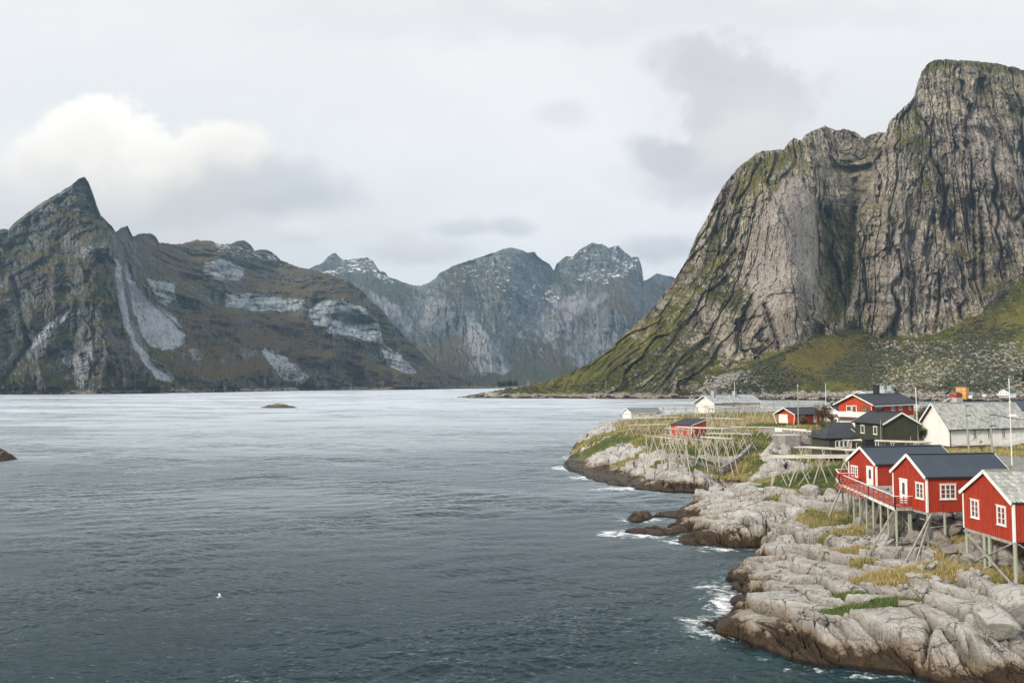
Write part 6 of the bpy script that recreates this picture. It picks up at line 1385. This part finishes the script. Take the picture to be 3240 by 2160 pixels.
shrubs('slope_shrubs', 420, lambda r: (lambda x: (x, 1245 - abs(r.gauss(0, 1)) * (x - 1560) * .09, .8))(r.uniform(1580, 2150)), 7, 'leaf_dark')
# ---- grass on the shore: blades, past counting
def grass(name, n, ymin, ymax, hh, ww, seed, per=5):
    rg = np.random.default_rng(seed); g = GR
    ok = np.where((g['g'] > .6) & (g['y'] > ymin) & (g['y'] < ymax) & (g['road'] < .3) & (g['z'] > 1.5) & (g['x'] / g['y'] < .72))[0]
    wgt = g['y'][ok] ** 1.2; idx = rg.choice(ok, n, p=wgt / wgt.sum())
    x = g['x'][idx] + rg.normal(0, .12, n) * g['y'][idx] / 60; y = g['y'][idx] + rg.normal(0, .12, n) * g['y'][idx] / 60; z = g['z'][idx]; dr_ = g['dry'][idx]
    P_ = []; C_ = []
    clump = fbm(x / 1.6, y / 1.6, 3, 95)
    for k in range(per):
        a = rg.uniform(0, 2 * np.pi, n); sp = rg.normal(0, .10, (2, n)) * (hh / .3)
        h_ = hh * (.45 + .6 * rg.random(n)) * (.6 + .7 * dr_) * (1 + .8 * clump); lean = rg.normal(.25, .3, (2, n)) * h_
        bx, by = x + sp[0], y + sp[1]; dx, dy = np.cos(a) * ww, np.sin(a) * ww
        p0 = np.stack([bx - dx, by - dy, z - .04], -1); p1 = np.stack([bx + dx, by + dy, z - .04], -1); p2 = np.stack([bx + lean[0], by + lean[1], z + h_], -1)
        P_.append(np.stack([p0, p1, p2], 1).reshape(-1, 3)); C_.append(np.repeat(np.clip(dr_ + rg.normal(0, .22, n) + clump * .3, 0, 1), 3))
    P_ = np.concatenate(P_); C_ = np.concatenate(C_)
    return npmesh(name, P_, np.arange(len(P_)).reshape(-1, 3), M['grassblade'], dict(dry=C_), smooth=False, kind='stuff')
m, t = mat('grass_blades'); rn = t.geo.outputs['Random Per Island']
t.put(t.b.inputs['Base Color'], t.mix(t.ss(t.attr('dry'), .3, .75), t.mix(rn, (.035, .070, .012), (.11, .15, .035)), t.mix(rn, (.24, .185, .065), (.48, .385, .17)))); t.b.inputs['Roughness'].default_value = .7
M['grassblade'] = m
grass('grass', 36000, 50, 122, .34, .022, 1, 6)
grass('grass', 52000, 112, 300, .55, .055, 2, 5)
# ---- gulls
def gull(label, loc, s_, rz, flap):
    o = empty('gull', loc, rz, label, 'gull'); b = MB(); prof = [(-.30, .01), (-.22, .05), (-.08, .085), (.06, .08), (.15, .045), (.20, .055), (.25, .045), (.30, .01)]; n_ = 8; vs = []
    for x, r in prof:
        for i in range(n_): a_ = 2 * math.pi * i / n_; vs.append((x * s_, r * math.cos(a_) * s_, r * math.sin(a_) * s_ + (.02 if x > .15 else 0) * s_))
    b.add(vs, [(j * n_ + i, j * n_ + (i + 1) % n_, (j + 1) * n_ + (i + 1) % n_, (j + 1) * n_ + i) for j in range(len(prof) - 1) for i in range(n_)])
    b.add([(-.28 * s_, -.02 * s_, 0), (-.28 * s_, .02 * s_, 0), (-.42 * s_, .07 * s_, 0), (-.42 * s_, -.07 * s_, 0)], [(0, 1, 2, 3)]); b.build('body', M['feather'], o, True)
    for sg in (-1, 1):
        w_ = MB(); pr_ = [(.05, .12, -.10, 0), (.25, .16, -.06, flap * .6), (.45, .10, -.08, flap), (.68, -.06, -.14, flap * .9)]; vs = []
        for y_, xf, xb, z_ in pr_: vs += [(xf * s_, sg * y_ * s_, (z_ + .012) * s_), (xb * s_, sg * y_ * s_, (z_ - .012) * s_)]
        w_.add(vs, [(2 * i, 2 * i + 1, 2 * i + 3, 2 * i + 2) for i in range(3)]); w_.build('wing', M['feather'], o)
gull('white gull gliding low over the dark water at lower left', at(694, 1888, 50), .52, R(25), .3)
gull('tiny dark gull high in the sky left of the cliff', at(1790, 589, 260), 1.1, R(80), .25)
# ================================================================== haze over the fjord
hz = MB().box((-6500, -120, -10.5), (6500, 7400, 1150))
hm = bpy.data.materials.new('air'); hm.use_nodes = True; T = NT(hm.node_tree); T.n.clear()
pv = T.new('ShaderNodeVolumePrincipled'); pv.inputs['Density'].default_value = 7e-5; pv.inputs['Color'].default_value = (.50, .76, 1.0, 1); pv.inputs['Anisotropy'].default_value = .2
T.l.new(pv.outputs[0], T.new('ShaderNodeOutputMaterial').inputs['Volume'])
ho = hz.build('haze', hm); ho['kind'] = 'stuff'
